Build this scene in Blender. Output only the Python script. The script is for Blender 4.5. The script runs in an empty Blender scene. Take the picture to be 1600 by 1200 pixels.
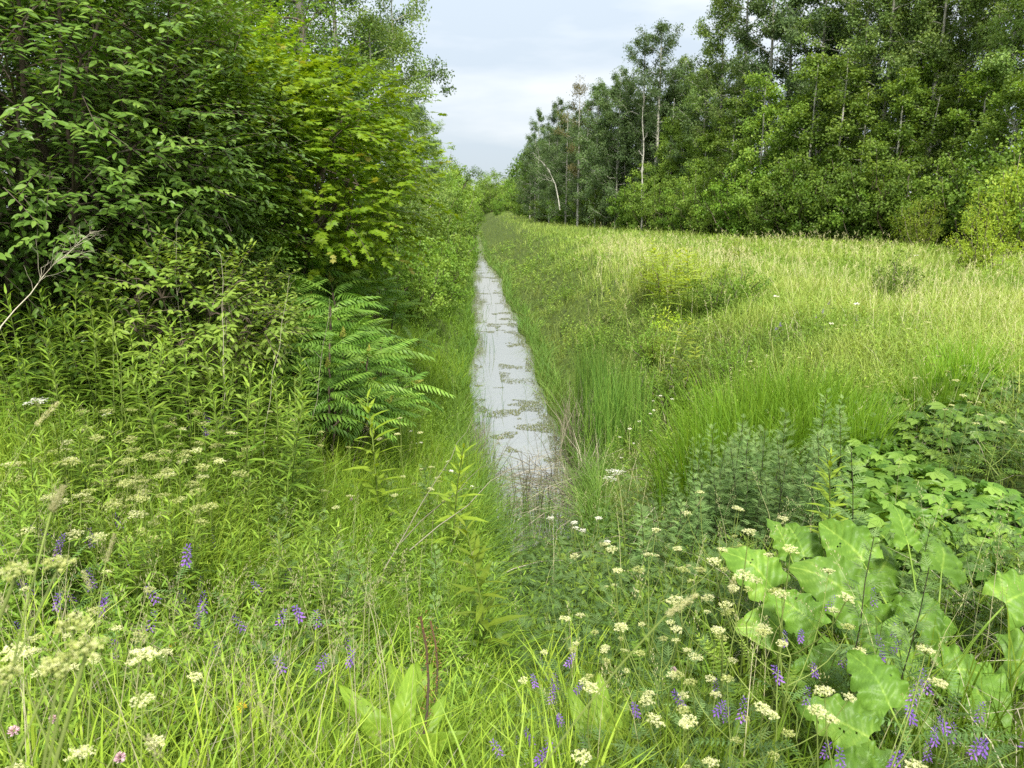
import bpy, math
import numpy as np
rng = np.random.default_rng(11)
R = math.radians
scene = bpy.context.scene
COL = scene.collection
U = lambda a, b, n=None: rng.uniform(a, b, n)

# ------------------------------------------------------------------ camera numbers and terrain
FPX, CX, CY = 1209.0, 800.0, 600.0
CAMZ, PITCH, YAW = 3.6, R(13.0), R(2.84)
_F = np.array([math.sin(YAW) * math.cos(PITCH), math.cos(YAW) * math.cos(PITCH), -math.sin(PITCH)])
_R = np.array([math.cos(YAW), -math.sin(YAW), 0.0])
_U = np.array([math.sin(YAW) * math.sin(PITCH), math.cos(YAW) * math.sin(PITCH), math.cos(PITCH)])

def ray(px, py):
    return _F + _R * ((px - CX) / FPX) + _U * ((CY - py) / FPX)

def sst(a, b, x):
    t = np.clip((np.asarray(x, float) - a) / (b - a), 0, 1)
    return t * t * (3 - 2 * t)

_H = rng.random((64, 64))
def vnoise(x, y, s=1.0):
    x = np.asarray(x, float) / s + 100.37; y = np.asarray(y, float) / s + 57.71
    xi = np.floor(x).astype(int); yi = np.floor(y).astype(int)
    fx = x - xi; fy = y - yi
    fx = fx * fx * (3 - 2 * fx); fy = fy * fy * (3 - 2 * fy)
    g = lambda i, j: _H[(xi + i) % 64, (yi + j) % 64]
    return (g(0, 0) * (1 - fx) + g(1, 0) * fx) * (1 - fy) + (g(0, 1) * (1 - fx) + g(1, 1) * fx) * fy

def edgeL(y):
    return -0.04 + 0.3 * sst(40, 50, y) + 0.22 * (vnoise(y, 3.0, 2.3) - 0.5) + 0.12 * (vnoise(y, 9.0, .7) - 0.5)
def edgeR(y):
    return 1.38 - 0.5 * sst(40, 50, y) + 0.3 * (vnoise(y, 31.0, 2.6) - 0.5) + 0.14 * (vnoise(y, 77.0, .8) - 0.5)

def gz(x, y):
    x = np.asarray(x, float); y = np.asarray(y, float)
    l = np.maximum(0, edgeL(y) - x); r = np.maximum(0, x - edgeR(y))
    z = 1.62 * sst(-0.4, 3.0, l) - 1.62 * sst(-0.4, 3.0, 0) + 1.72 * sst(-0.6, 4.2, r) - 1.72 * sst(-0.6, 4.2, 0)
    inside = np.minimum(x - edgeL(y), edgeR(y) - x)
    z = np.where(inside > 0, -0.45 * sst(0, 0.35, inside), z + 0.02)
    z = z + 0.12 * (vnoise(x, y, 2.2) - 0.5) * sst(0.2, 1.5, l + r)
    z = z + 0.5 * sst(60, 250, y) * sst(.5, 6, l + r)
    k = .25 + .2 * (1 - sst(.1, 1.0, x)); e = 1 - (k * sst(.9, 4.2, y) + (1 - k) * sst(2.3, 10.6, y))
    return z + (1.98 + 0.1 * (vnoise(x, y, 1.3) - .5) - z) * e

def place(px, py, h=0.0):
    """ground point whose top, h above it, is seen at a pixel"""
    v = ray(px, py); t = 0.4
    for _ in range(3000):
        p = v * t; z = p[2] + CAMZ
        if z <= float(gz(p[0], p[1])) + h or t > 320: break
        t += 0.006 * t + 0.003
    return float(p[0]), float(p[1]), float(gz(p[0], p[1]))

def at(px, d):
    v = ray(px, 321.0)
    x = float(v[0] / v[1] * d)
    return x, d, float(gz(x, d))

def topx(x, y, z):
    v = np.array([x, y, z - CAMZ]); return CX + FPX * (v @ _R) / (v @ _F)

# ------------------------------------------------------------------ mesh building
class MB:
    def __init__(s): s.V = []; s.F = []; s.T = []; s.M = []; s.n = 0
    def add(s, V, F, t=0.5, m=0):
        V = np.asarray(V, float).reshape(-1, 3)
        s.V.append(V); s.T.append(np.broadcast_to(np.asarray(t, float), (len(V),)))
        for f in F:
            f = np.asarray(f, int)
            if len(f): s.F.append(f + s.n); s.M.append(np.full(len(f), m, int))
        s.n += len(V)
    def inst(s, tm, pos, mat, t=0.5, m=0):
        V, F = tm[0], tm[1]; tv = tm[2] if len(tm) > 2 else 0.0
        pos = np.asarray(pos, float); N = len(pos)
        if N == 0: return
        P = np.einsum('nij,vj->nvi', mat, V) + pos[:, None]
        off = (np.arange(N) * len(V))
        T = np.broadcast_to(np.asarray(t, float).reshape(-1, 1), (N, 1)) + np.broadcast_to(np.asarray(tv, float), (len(V),))[None]
        s.add(P.reshape(-1, 3), [(f[None] + off[:, None, None]).reshape(-1, f.shape[1]) for f in F], T.reshape(-1), m)
    def build(s, name, mats, parent=None, smooth=False):
        me = bpy.data.meshes.new(name)
        V = np.concatenate(s.V); T = np.concatenate(s.T)
        me.vertices.add(len(V)); me.vertices.foreach_set('co', V.astype(np.float32).ravel())
        cnt = np.concatenate([np.full(len(f), f.shape[1], int) for f in s.F])
        lp = np.concatenate([f.ravel() for f in s.F])
        me.loops.add(len(lp)); me.loops.foreach_set('vertex_index', lp.astype(np.int32))
        me.polygons.add(len(cnt))
        st = np.zeros(len(cnt), np.int32); st[1:] = np.cumsum(cnt)[:-1]
        me.polygons.foreach_set('loop_start', st)
        me.polygons.foreach_set('material_index', np.concatenate(s.M).astype(np.int32))
        me.polygons.foreach_set('use_smooth', np.full(len(cnt), smooth, bool))
        a = me.attributes.new('tint', 'FLOAT', 'POINT'); a.data.foreach_set('value', T.astype(np.float32))
        me.update(calc_edges=True)
        for m in (mats if isinstance(mats, (list, tuple)) else [mats]): me.materials.append(m)
        o = bpy.data.objects.new(name, me); COL.objects.link(o)
        if parent is not None: o.parent = parent
        return o

def nrm(v):
    v = np.asarray(v, float); return v / (np.linalg.norm(v, axis=-1, keepdims=True) + 1e-9)
def frame(d, n, sc=1.0, w=None):
    d = nrm(d); x = nrm(np.cross(d, n)); z = np.cross(x, d)
    sc = np.broadcast_to(np.asarray(sc, float), (len(d),)); w = sc if w is None else np.broadcast_to(np.asarray(w, float), (len(d),))
    return np.stack([x * w[:, None], d * sc[:, None], z * sc[:, None]], axis=2)
def rvec(n): return nrm(rng.normal(size=(n, 3)))

def tube(mb, P, r, sides=5, t=0.5, m=0):
    P = np.asarray(P, float); k = len(P); r = np.broadcast_to(np.asarray(r, float), (k,))
    tg = nrm(np.gradient(P, axis=0)); ref = np.array([0, 0, 1.0]) if abs(tg[0][2]) < .8 else np.array([1.0, 0, 0])
    a = nrm(np.cross(tg, ref)); b = np.cross(tg, a)
    an = np.arange(sides) * 2 * math.pi / sides
    V = P[:, None] + r[:, None, None] * (np.cos(an)[None, :, None] * a[:, None] + np.sin(an)[None, :, None] * b[:, None])
    i = np.arange(k - 1)[:, None]; j = np.arange(sides)[None]; jn = (j + 1) % sides
    F = np.stack([i * sides + j, i * sides + jn, (i + 1) * sides + jn, (i + 1) * sides + j], -1).reshape(-1, 4)
    mb.add(V.reshape(-1, 3), [F], t, m)

def curve(p0, p1, bow=(0, 0, 0), n=6, wob=0.0):
    s = np.linspace(0, 1, n)[:, None]; p0 = np.asarray(p0, float); p1 = np.asarray(p1, float)
    P = p0 * (1 - s) + p1 * s + np.asarray(bow, float) * (4 * s * (1 - s))
    if wob: P[1:-1] += rng.normal(0, wob, (n - 2, 3))
    return P

# leaf templates: y = length, x = width, z = normal
def t_leaf(w=.5, fold=.1, droop=.12, peak=.42, petiole=0.0, tip=1.0):
    ys = np.array([0, .28, .62, 1.0]); f = lambda y: (y / peak) ** .8 if y < peak else ((1 - y) / (1 - peak)) ** tip
    hw = np.array([0, f(.28), f(.62), 0]) * w / 2
    z = -droop * ys ** 2
    V = [(0, 0, 0), (0, ys[1], z[1]), (0, ys[2], z[2]), (0, 1, z[3])]
    for s in (-1, 1):
        for i in (1, 2): V.append((s * hw[i], ys[i], z[i] + fold * hw[i] * 2))
    V = np.array(V); V[:, 1] += petiole
    if petiole:
        V = np.concatenate([V, [(-.012, 0, 0), (.012, 0, 0)]])
        return V, [np.array([[0, 1, 4], [2, 3, 5], [0, 6, 1], [2, 7, 3], [8, 9, 0]]), np.array([[1, 2, 5, 4], [2, 1, 6, 7]])]
    return V, [np.array([[0, 1, 4], [2, 3, 5], [0, 6, 1], [2, 7, 3]]), np.array([[1, 2, 5, 4], [2, 1, 6, 7]])]
def t_kite(w=.75, fold=.12):
    return np.array([(0, 0, 0), (w / 2, .45, fold), (0, 1, -.08), (-w / 2, .45, fold)]), [np.array([[0, 1, 2], [0, 2, 3]])]
def t_lobed():
    pr = [(0, 0), (.2, .02), (.5, .22), (.3, .36), (.52, .7), (.2, .62), (0, 1.05)]
    V = [(0, .3, .05)]
    for x, y in pr: V.append((x, y, -.14 * (x * x + (y - .3) ** 2)))
    for x, y in pr[-2:0:-1]: V.append((-x, y, -.14 * (x * x + (y - .3) ** 2)))
    n = len(V) - 1
    return np.array(V), [np.array([[0, 1 + i, 1 + (i + 1) % n] for i in range(n)])]
OVAL, LANCE, NARROW, KITE, LOBED = t_leaf(.55), t_leaf(.24, .12, .2, .4), t_leaf(.17, .1, .3, .35), t_kite(), t_lobed()
ROUND = t_leaf(.85, .08, .1, .4)
PETAL = t_leaf(.5, .3, .1, .6)

# ------------------------------------------------------------------ materials
def mat(name, stops, trans=0.35, rough=0.5, spec=0.3, jitter=0.3, mottled=0.0, bark=None):
    m = bpy.data.materials.new(name); m.use_nodes = True; nt = m.node_tree; nt.nodes.clear()
    N = nt.nodes.new; L = nt.links.new
    out = N('ShaderNodeOutputMaterial'); at_ = N('ShaderNodeAttribute'); at_.attribute_name = 'tint'
    cr = N('ShaderNodeValToRGB'); e = cr.color_ramp.elements
    while len(e) < len(stops): e.new(.5)
    for k, (p, c) in enumerate(stops): e[k].position = p; e[k].color = (*c, 1)
    oi = N('ShaderNodeObjectInfo'); hs = N('ShaderNodeHueSaturation')
    mr = N('ShaderNodeMapRange'); mr.inputs[3].default_value = 1 - jitter; mr.inputs[4].default_value = 1 + jitter
    L(oi.outputs['Random'], mr.inputs[0]); L(mr.outputs[0], hs.inputs['Value'])
    src = at_.outputs['Fac']
    if mottled:
        tc = N('ShaderNodeTexCoord'); nz = N('ShaderNodeTexNoise'); nz.inputs['Scale'].default_value = mottled; nz.inputs['Detail'].default_value = 4
        L(tc.outputs['Object'], nz.inputs['Vector'])
        ad = N('ShaderNodeMath'); ad.operation = 'MULTIPLY_ADD'; ad.inputs[1].default_value = .9
        sb = N('ShaderNodeMath'); sb.operation = 'SUBTRACT'; sb.inputs[1].default_value = .45
        L(at_.outputs['Fac'], sb.inputs[0]); L(nz.outputs['Fac'], ad.inputs[0]); L(sb.outputs[0], ad.inputs[2]); src = ad.outputs[0]
    L(src, cr.inputs['Fac']); L(cr.outputs['Color'], hs.inputs['Color'])
    p = N('ShaderNodeBsdfPrincipled'); p.inputs['Roughness'].default_value = rough
    p.inputs['Specular IOR Level'].default_value = spec * .55
    L(hs.outputs['Color'], p.inputs['Base Color'])
    if bark:
        tc = N('ShaderNodeTexCoord'); mp = N('ShaderNodeMapping'); mp.inputs['Scale'].default_value = bark
        nz = N('ShaderNodeTexNoise'); nz.inputs['Scale'].default_value = 1; nz.inputs['Detail'].default_value = 5
        bp = N('ShaderNodeBump'); bp.inputs['Strength'].default_value = .5; bp.inputs['Distance'].default_value = .02
        L(tc.outputs['Object'], mp.inputs['Vector']); L(mp.outputs[0], nz.inputs['Vector']); L(nz.outputs['Fac'], bp.inputs['Height']); L(bp.outputs[0], p.inputs['Normal'])
        mx = N('ShaderNodeMixRGB'); mx.blend_type = 'MULTIPLY'; mx.inputs['Fac'].default_value = .8
        c2 = N('ShaderNodeValToRGB'); c2.color_ramp.elements[0].position = .35; c2.color_ramp.elements[0].color = (.25, .25, .24, 1); c2.color_ramp.elements[1].position = .55
        L(nz.outputs['Fac'], c2.inputs['Fac']); L(hs.outputs['Color'], mx.inputs[1]); L(c2.outputs['Color'], mx.inputs[2]); L(mx.outputs[0], p.inputs['Base Color'])
    if trans > 0:
        tr = N('ShaderNodeBsdfTranslucent'); mu = N('ShaderNodeMixRGB'); mu.blend_type = 'MULTIPLY'; mu.inputs['Fac'].default_value = 1
        mu.inputs[2].default_value = (1.25, 1.15, .45, 1); L(hs.outputs['Color'], mu.inputs[1]); L(mu.outputs[0], tr.inputs['Color'])
        ms = N('ShaderNodeMixShader'); ms.inputs[0].default_value = trans
        L(p.outputs[0], ms.inputs[1]); L(tr.outputs[0], ms.inputs[2]); L(ms.outputs[0], out.inputs['Surface'])
    else: L(p.outputs[0], out.inputs['Surface'])
    return m

def ramp(dark, mid, light, tip=None):
    return [(0, dark), (.5, mid), (.85, light), (1, tip or light)]
M = {
 'grass':   mat('grass_blade', ramp((.045, .10, .009), (.14, .25, .02), (.29, .39, .045), (.42, .42, .15)), .25, .45, .3),
 'dry':     mat('dry_grass', ramp((.15, .25, .04), (.28, .36, .08), (.44, .45, .17), (.56, .49, .26)), .35, .6, .2),
 'straw':   mat('straw_stem', ramp((.11, .10, .07), (.26, .24, .17), (.44, .41, .31)), .1, .7, .2),
 'seed':    mat('grass_seed_head', ramp((.28, .32, .12), (.46, .46, .24), (.58, .55, .36), (.54, .44, .32)), .25, .7, .2),
 'dogwood': mat('dark_oval_leaf', ramp((.045, .105, .016), (.12, .22, .035), (.24, .35, .065), (.30, .30, .07)), .3, .38, .5),
 'vine':    mat('small_mid_leaf', ramp((.05, .115, .014), (.125, .235, .028), (.24, .37, .05), (.34, .44, .06)), .35, .42, .4),
 'maple':   mat('yellow_green_leaf', ramp((.075, .17, .012), (.205, .365, .022), (.37, .52, .04), (.44, .40, .10)), .42, .45, .35),
 'aspen':   mat('aspen_leaf', ramp((.065, .13, .032), (.18, .285, .07), (.33, .43, .12)), .35, .42, .4),
 'aspend':  mat('dark_aspen_leaf', ramp((.045, .085, .03), (.105, .175, .06), (.19, .27, .10)), .3, .42, .4),
 'brownl':  mat('browned_leaf', ramp((.07, .08, .03), (.15, .14, .055), (.23, .20, .08)), .3, .5, .3),
 'shrub':   mat('shrub_leaf', ramp((.07, .14, .025), (.185, .30, .048), (.33, .45, .08), (.38, .47, .06)), .38, .45, .35),
 'lime':    mat('lime_leaf', ramp((.12, .21, .02), (.25, .35, .035), (.40, .48, .07), (.46, .45, .1)), .42, .45, .35),
 'sumac':   mat('sumac_leaflet', ramp((.05, .125, .018), (.115, .24, .035), (.22, .37, .06)), .33, .42, .4),
 'panicle': mat('sumac_panicle', ramp((.14, .22, .03), (.26, .33, .05), (.40, .38, .09)), .25, .7, .2),
 'herb':    mat('herb_leaf', ramp((.045, .10, .012), (.125, .225, .026), (.25, .36, .045), (.34, .42, .08)), .28, .45, .35),
 'stem':    mat('green_stem', ramp((.07, .1, .025), (.16, .22, .05), (.26, .32, .09)), .1, .5, .3),
 'mugwort': mat('mugwort_leaf', ramp((.055, .11, .03), (.13, .235, .07), (.25, .36, .13)), .33, .55, .25),
 'dstem':   mat('dark_stem', ramp((.025, .03, .02), (.05, .045, .03), (.09, .08, .05)), 0, .6, .25),
 'creeper': mat('creeper_leaflet', ramp((.05, .125, .018), (.12, .235, .032), (.22, .35, .06)), .36, .4, .45),
 'umbel':   mat('cream_floret', ramp((.42, .48, .16), (.64, .66, .32), (.76, .76, .50)), .25, .7, .2, .1),
 'umbelg':  mat('greenish_floret', ramp((.24, .30, .07), (.42, .46, .14), (.58, .60, .30)), .25, .7, .2, .1),
 'fieldg':  mat('field_grass_blade', ramp((.06, .12, .018), (.15, .245, .036), (.30, .375, .095), (.44, .43, .2)), .33, .5, .25),
 'lush':    mat('lush_tall_grass', ramp((.09, .20, .02), (.18, .34, .03), (.30, .46, .06)), .42, .45, .3),
 'white':   mat('white_petal', ramp((.6, .6, .5), (.8, .8, .74), (.85, .85, .8)), .25, .7, .2, .05),
 'vetch':   mat('purple_floret', ramp((.10, .07, .34), (.25, .12, .52), (.42, .22, .62)), .3, .6, .25, .15),
 'clover':  mat('pink_floret', ramp((.35, .2, .3), (.5, .34, .42), (.62, .5, .5)), .25, .7, .2),
 'reed':    mat('green_reed', ramp((.05, .12, .02), (.11, .22, .035), (.20, .32, .06)), .25, .5, .3),
 'duck':    mat('floating_weed', ramp((.07, .085, .035), (.12, .14, .055), (.18, .19, .08)), 0, .7, .2),
 'bark':    mat('grey_bark', ramp((.14, .13, .11), (.27, .26, .22), (.42, .41, .37)), 0, .85, .15, .2, 0, (14, 14, 3)),
 'pale':    mat('pale_aspen_bark', ramp((.26, .26, .21), (.44, .43, .37), (.56, .55, .48)), 0, .8, .15, .15, 0, (6, 6, 5)),
 'twig':    mat('brown_twig', ramp((.05, .04, .03), (.12, .095, .07), (.26, .22, .18)), 0, .8, .15),
 'dock':    mat('dock_leaf', ramp((.10, .18, .02), (.20, .33, .035), (.32, .44, .06)), .4, .42, .4, .12, 9),
 'rust':    mat('rusty_seed', ramp((.08, .04, .02), (.17, .09, .04), (.3, .18, .07)), 0, .8, .15),
 'yellow':  mat('yellow_petal', ramp((.6, .42, .03), (.75, .58, .05), (.8, .7, .1)), .2, .6, .2),
}

def burdock_material():
    m = mat('burdock_leaf', ramp((.05, .12, .016), (.12, .235, .028), (.25, .38, .06), (.42, .52, .2)), .18, .45, .4, .12, 5)
    nt = m.node_tree; p = next(n for n in nt.nodes if n.type == 'BSDF_PRINCIPLED')
    tc = nt.nodes.new('ShaderNodeTexCoord'); nz = nt.nodes.new('ShaderNodeTexNoise'); nz.inputs['Scale'].default_value = 30
    bp = nt.nodes.new('ShaderNodeBump'); bp.inputs['Strength'].default_value = .35; bp.inputs['Distance'].default_value = .01
    nt.links.new(tc.outputs['Object'], nz.inputs['Vector']); nt.links.new(nz.outputs['Fac'], bp.inputs['Height']); nt.links.new(bp.outputs[0], p.inputs['Normal'])
    return m
M['burdock'] = burdock_material()

# ------------------------------------------------------------------ bookkeeping of objects
def tag(o, label=None, cat=None, group=None, kind=None):
    if label: o['label'] = label
    if cat: o['category'] = cat
    if group: o['group'] = group
    if kind: o['kind'] = kind
    return o
def empty(name, loc=(0, 0, 0)):
    o = bpy.data.objects.new(name, None); COL.objects.link(o); o.location = loc; o.empty_display_size = .2
    return o
KIDS = {}
def kids(o):
    if o.name not in KIDS: KIDS[o.name] = [c for c in bpy.data.objects if c.parent == o]
    return KIDS[o.name]
def copy_tree(o, parent=None):
    c = o.copy(); COL.objects.link(c); c.parent = parent
    for ch in kids(o): copy_tree(ch, c)
    return c
class Proto:
    """one built plant; the first use moves it into place, later uses copy it with its parts"""
    def __init__(s, root): s.root = root; s.used = False; kids(root); [kids(c) for c in kids(root)]
    def put(s, loc, rz=0, sc=1, label=None, cat=None, group=None, tilt=(0, 0)):
        o = s.root if not s.used else copy_tree(s.root)
        s.used = True
        o.location = loc; o.rotation_euler = (tilt[0], tilt[1], rz)
        o.scale = sc if isinstance(sc, (tuple, list)) else (sc, sc, sc)
        return tag(o, label, cat, group)
    def drop(s):
        if not s.used:
            for c in list(kids(s.root)): bpy.data.objects.remove(c)
            bpy.data.objects.remove(s.root)

# ------------------------------------------------------------------ trees
def skeleton(h, cb, cr, nb, lean=(0, 0), up=.7, profile='round', r0=.12, wob=.12, bare=0):
    mb = MB(); n = 10; s = np.linspace(0, 1, n)
    P = np.stack([lean[0] * s ** 1.5, lean[1] * s ** 1.5, h * s], 1)
    P[1:, :2] += np.cumsum(rng.normal(0, wob * h / 60, (n - 1, 2)), 0)
    tube(mb, P, r0 * (1 - .88 * s) + .008, 7, U(.4, .7))
    C = []; W = []
    for i in range(nb + bare):
        q = (i + U(0, 1)) / nb if i < nb else U(-.35, .05)
        t = cb + (0.97 - cb) * q
        if profile == 'round': pr = math.sin(math.pi * min(1, max(.12, .18 + .8 * q))) ** .7
        elif profile == 'tall': pr = .55 + .45 * math.sin(math.pi * (.25 + .7 * max(q, 0)))
        else: pr = 1 - .75 * q
        a = i * 2.399 + U(-.5, .5); L = cr * pr * U(.65, 1.15) * (.6 if i >= nb else 1)
        b = np.array([np.interp(t, s, P[:, k]) for k in range(3)])
        dv = np.array([math.cos(a), math.sin(a), 0])
        e = b + dv * L + np.array([0, 0, L * up * U(.5, 1.3)])
        Q = curve(b, e, (0, 0, -.12 * L), 6, .03 * L)
        tube(mb, Q, np.linspace(r0 * .32 * (1.1 - t) + .008, .006, 6), 4, U(.4, .8))
        if i >= nb: continue
        for k in range(3):
            u = U(.4, .95); o_ = Q[int(u * 5)]
            e2 = o_ + nrm(rvec(1)[0] + dv * .7 + [0, 0, .45]) * L * U(.3, .5)
            tube(mb, curve(o_, e2, (0, 0, -.02), 4), np.linspace(.012, .004, 4), 3, U(.4, .8))
            C += [e2, (o_ + e2) / 2]; W += [1, .8]
        C += [Q[3], Q[4], Q[5]]; W += [.7, .9, 1]
    C.append(P[-1]); W.append(1.1)
    return mb, np.array(C), np.array(W)

def crown_leaves(mb, C, W, n, rad, size, tm=KITE, droop=.5, flat=.75, m=0, tint=(.15, .8), tips=0.0):
    k = len(C); w = W / W.sum(); idx = rng.choice(k, n, p=w)
    off = rng.normal(0, 1, (n, 3)); off = nrm(off) * (U(0, 1, n)[:, None] ** .55)
    rr = rad * (W[idx] * (.7 + .6 * rng.random(k)[idx]))[:, None]
    pos = C[idx] + off * rr * [1, 1, flat]
    ct = rng.random(k); mid = C.mean(0); out = nrm(pos - mid)
    d = nrm(rvec(n) + out * .5 + [0, 0, -droop]); nn = nrm(rvec(n) * .9 + out * .5 + [0, 0, .7])
    tt = tint[0] + (tint[1] - tint[0]) * np.clip(.6 * ct[idx] + .4 * rng.random(n), 0, 1)
    if tips: tt = np.where((rng.random(n) < tips) & (off[:, 2] > .3), U(.9, 1.0, n), tt)
    mb.inst(tm, pos, frame(d, nn, size * U(.7, 1.2, n)), tt, m)

def make_tree(name, h, cb, cr, nb, nleaf, rad, size, leaf, bark, **k):
    kk = {a: k.pop(a) for a in list(k) if a in ('lean', 'up', 'profile', 'r0', 'wob', 'bare')}
    root = empty(name)
    mb, C, W = skeleton(h, cb, cr, nb, **kk)
    mb.build('trunk', M[bark], root, True)
    cm = MB(); crown_leaves(cm, C, W, nleaf, rad, size, **k); cm.build('crown', M[leaf], root)
    return Proto(root)

def make_shrub(name, h, r, nst, nleaf, rad, size, leaf, tm=KITE, low=.12, **k):
    """many-stemmed bush: stems fan from the ground, leaf clumps along them"""
    root = empty(name); mb = MB(); C = []; W = []
    for i in range(nst):
        a = i * 2.399; q = math.sqrt((i + .5) / nst) * r; b = np.array([math.cos(a), math.sin(a), 0])
        hh = h * (1 - .45 * (q / r) ** 2) * U(.8, 1.08)
        P = curve(b * q * .15, b * q + [0, 0, hh], (b[0] * q * .1, b[1] * q * .1, 0), 7, .03 * h)
        tube(mb, P, np.linspace(.016 + .003 * h, .004, 7), 4, U(.3, .8))
        for j in range(9):
            u = low + (1 - low) * (j + U(0, 1)) / 9
            p = np.array([np.interp(u, np.linspace(0, 1, 7), P[:, c]) for c in range(3)])
            C.append(p + rvec(1)[0] * r * .22 * (1.2 - .6 * u)); W.append(.75 + .35 * U(0, 1))
    mb.build('stem', M['twig'], root, True)
    cm = MB(); crown_leaves(cm, np.array(C), np.array(W), nleaf, rad, size, tm, **k); cm.build('foliage', M[leaf], root)
    return Proto(root)

def make_spray_shrub(name, rad, cz, nlobe, nspray, nl, slen, size, leaf, tm, tint=(.1, .8), droop=.35, tips=0.0, dead=6, lob=.42, rn=.5):
    """big near bush: sprays of real leaves on twigs around lobes of an ellipsoid"""
    root = empty(name); rad = np.array(rad, float); wood = MB(); fol = MB()
    g = np.arange(nlobe) + .5; ph = np.arccos(1 - 2 * g / nlobe); th = g * 2.399963
    Ld = np.stack([np.cos(th) * np.sin(ph), np.sin(th) * np.sin(ph), np.cos(ph)], 1)
    Lc = Ld * rad * U(.5, .75, (nlobe, 1)) + [0, 0, cz]; Lr = rad.mean() * lob * U(.75, 1.25, nlobe)
    for i in range(nlobe):
        b = np.array([U(-.25, .25), U(-.25, .25), 0])
        tube(wood, curve(b, Lc[i], (0, 0, .25 * rad[2] * U(-.2, .6)), 7, .05), np.linspace(.02, .006, 7) * rad.mean(), 5, U(.2, .7))
        for k in range(5):
            tube(wood, curve(Lc[i], Lc[i] + rvec(1)[0] * Lr[i] * .9, (0, 0, .05), 4), np.linspace(.01, .004, 4), 3, U(.2, .7))
    for i in range(dead):
        a = U(0, 6.28); q = np.array([math.cos(a), math.sin(a), U(-.3, .1)])
        tube(wood, curve(q * rad * .4 + [0, 0, cz * .8], q * rad * 1.02 + [0, 0, cz * .75], (0, 0, .12), 6, .03), np.linspace(.01, .002, 6), 3, .9)
    li = rng.integers(0, nlobe, nspray); od = nrm(rvec(nspray) + Ld[li] * .9 + [0, 0, .25])
    base = Lc[li] + od * (Lr[li] * (.35 + .65 * rng.random(nspray) ** .6))[:, None]
    sd = nrm(od + rvec(nspray) * .55 + [0, 0, .1]); sl = slen * U(.6, 1.2, nspray)
    lt = rng.random(nlobe)[li]; st = rng.random(nspray)
    for k in range(nspray // 3):
        i = k * 3; tube(wood, np.stack([base[i], base[i] + sd[i] * sl[i] * .5 + [0, 0, -.01], base[i] + sd[i] * sl[i] + [0, 0, -droop * sl[i] * .5]]), [.0035, .0025, .0015], 3, .6)
    for j in range(nl):
        u = (j + .5) / nl; side = nrm(np.cross(sd, [0, 0, 1.0])) * (1 if j % 2 else -1)
        p = base + sd * (sl * u)[:, None]; p[:, 2] -= droop * sl * .5 * u * u
        d = nrm(sd * (.35 + .9 * u ** 3) + side * (1 - .8 * u ** 3) + rvec(nspray) * .35 + np.array([0, 0, -droop]))
        n_ = nrm(np.array([0, 0, 1.0]) + rvec(nspray) * rn + od * .45)
        tt = tint[0] + (tint[1] - tint[0]) * np.clip(.3 * lt + .3 * st + .4 * rng.random(nspray), 0, 1)
        if tips: tt = np.where((st < tips) & (u > .7), U(.9, 1, nspray), tt)
        fol.inst(tm, p, frame(d, n_, size * U(.7, 1.2, nspray) * (1.05 - .35 * u)), tt)
    wood.build('branches', M['twig'], root, True); fol.build('foliage', M[leaf], root)
    return Proto(root)

# ------------------------------------------------------------------ herbs and flowers
def t_frond(nl=11, ll=.24, lw=.29, arch=.45, droop=.6):
    """pinnate leaf of unit length along y"""
    mb = MB(); s = np.linspace(0, 1, 7); P = np.stack([0 * s, s, -arch * s * s], 1)
    tube(mb, P, np.linspace(.009, .004, 7), 3, 0)
    lt = t_leaf(lw, .12, .25, .35)
    for sd in (-1, 1):
        u = np.linspace(.2, .97, nl); L = ll * np.sin(math.pi * (.22 + .66 * (u - .2))) * 1.05
        pos = np.stack([0 * u, u, -arch * u * u], 1)
        d = np.stack([np.full(nl, sd * 1.0), .35 + .5 * u ** 3, -droop + U(-.12, .12, nl)], 1)
        mb.inst(lt, pos, frame(d, np.array([[0, 0, 1.0]]) + rvec(nl) * .15, L), U(-.12, .12, nl))
    mb.inst(lt, np.array([[0, 1, -arch]]), frame(np.array([[0, 1, -.8]]), np.array([[0, .5, 1.0]]), ll * .7), 0)
    fs = {}
    for f in mb.F: fs.setdefault(f.shape[1], []).append(f)
    return np.concatenate(mb.V), [np.concatenate(v) for v in fs.values()], np.concatenate(mb.T)
FROND = [t_frond(), t_frond(10, .25, .3, .6, .8), t_frond(12, .23, .27, .2, .3)]
VFROND = t_frond(8, .17, .34, .2, .05)
def t_cut(nl=4):
    """deeply cut leaf"""
    mb = MB(); lt = t_leaf(.17, .05, .1, .45)
    pos = []; d = []; L = []
    for i in range(nl):
        for sd in (-1, 1): pos.append((0, .25 + .55 * i / nl, 0)); d.append((sd * .8, .75, -.1)); L.append(.5 - .07 * i)
    pos.append((0, .1, 0)); d.append((0, 1, -.1)); L.append(.95)
    mb.inst(lt, np.array(pos), frame(np.array(d), np.array([[0, 0, 1.0]]) + rvec(len(d)) * .2, np.array(L)), 0)
    fs = {}
    for f in mb.F: fs.setdefault(f.shape[1], []).append(f)
    return np.concatenate(mb.V), [np.concatenate(v) for v in fs.values()]
CUT = t_cut()
def t_palm():
    mb = MB(); a = np.array([-1.25, -.62, 0, .62, 1.25])
    d = np.stack([np.sin(a), np.cos(a), [-.25] * 5], 1)
    mb.inst(t_leaf(.5, .1, .22, .55), np.zeros((5, 3)), frame(d, np.array([[0, 0, 1.0]]) + rvec(5) * .12, np.array([.72, .95, 1.05, .95, .72])), U(-.08, .08, 5))
    fs = {}
    for f in mb.F: fs.setdefault(f.shape[1], []).append(f)
    return np.concatenate(mb.V), [np.concatenate(v) for v in fs.values()], np.concatenate(mb.T)
PALM = t_palm()

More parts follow.
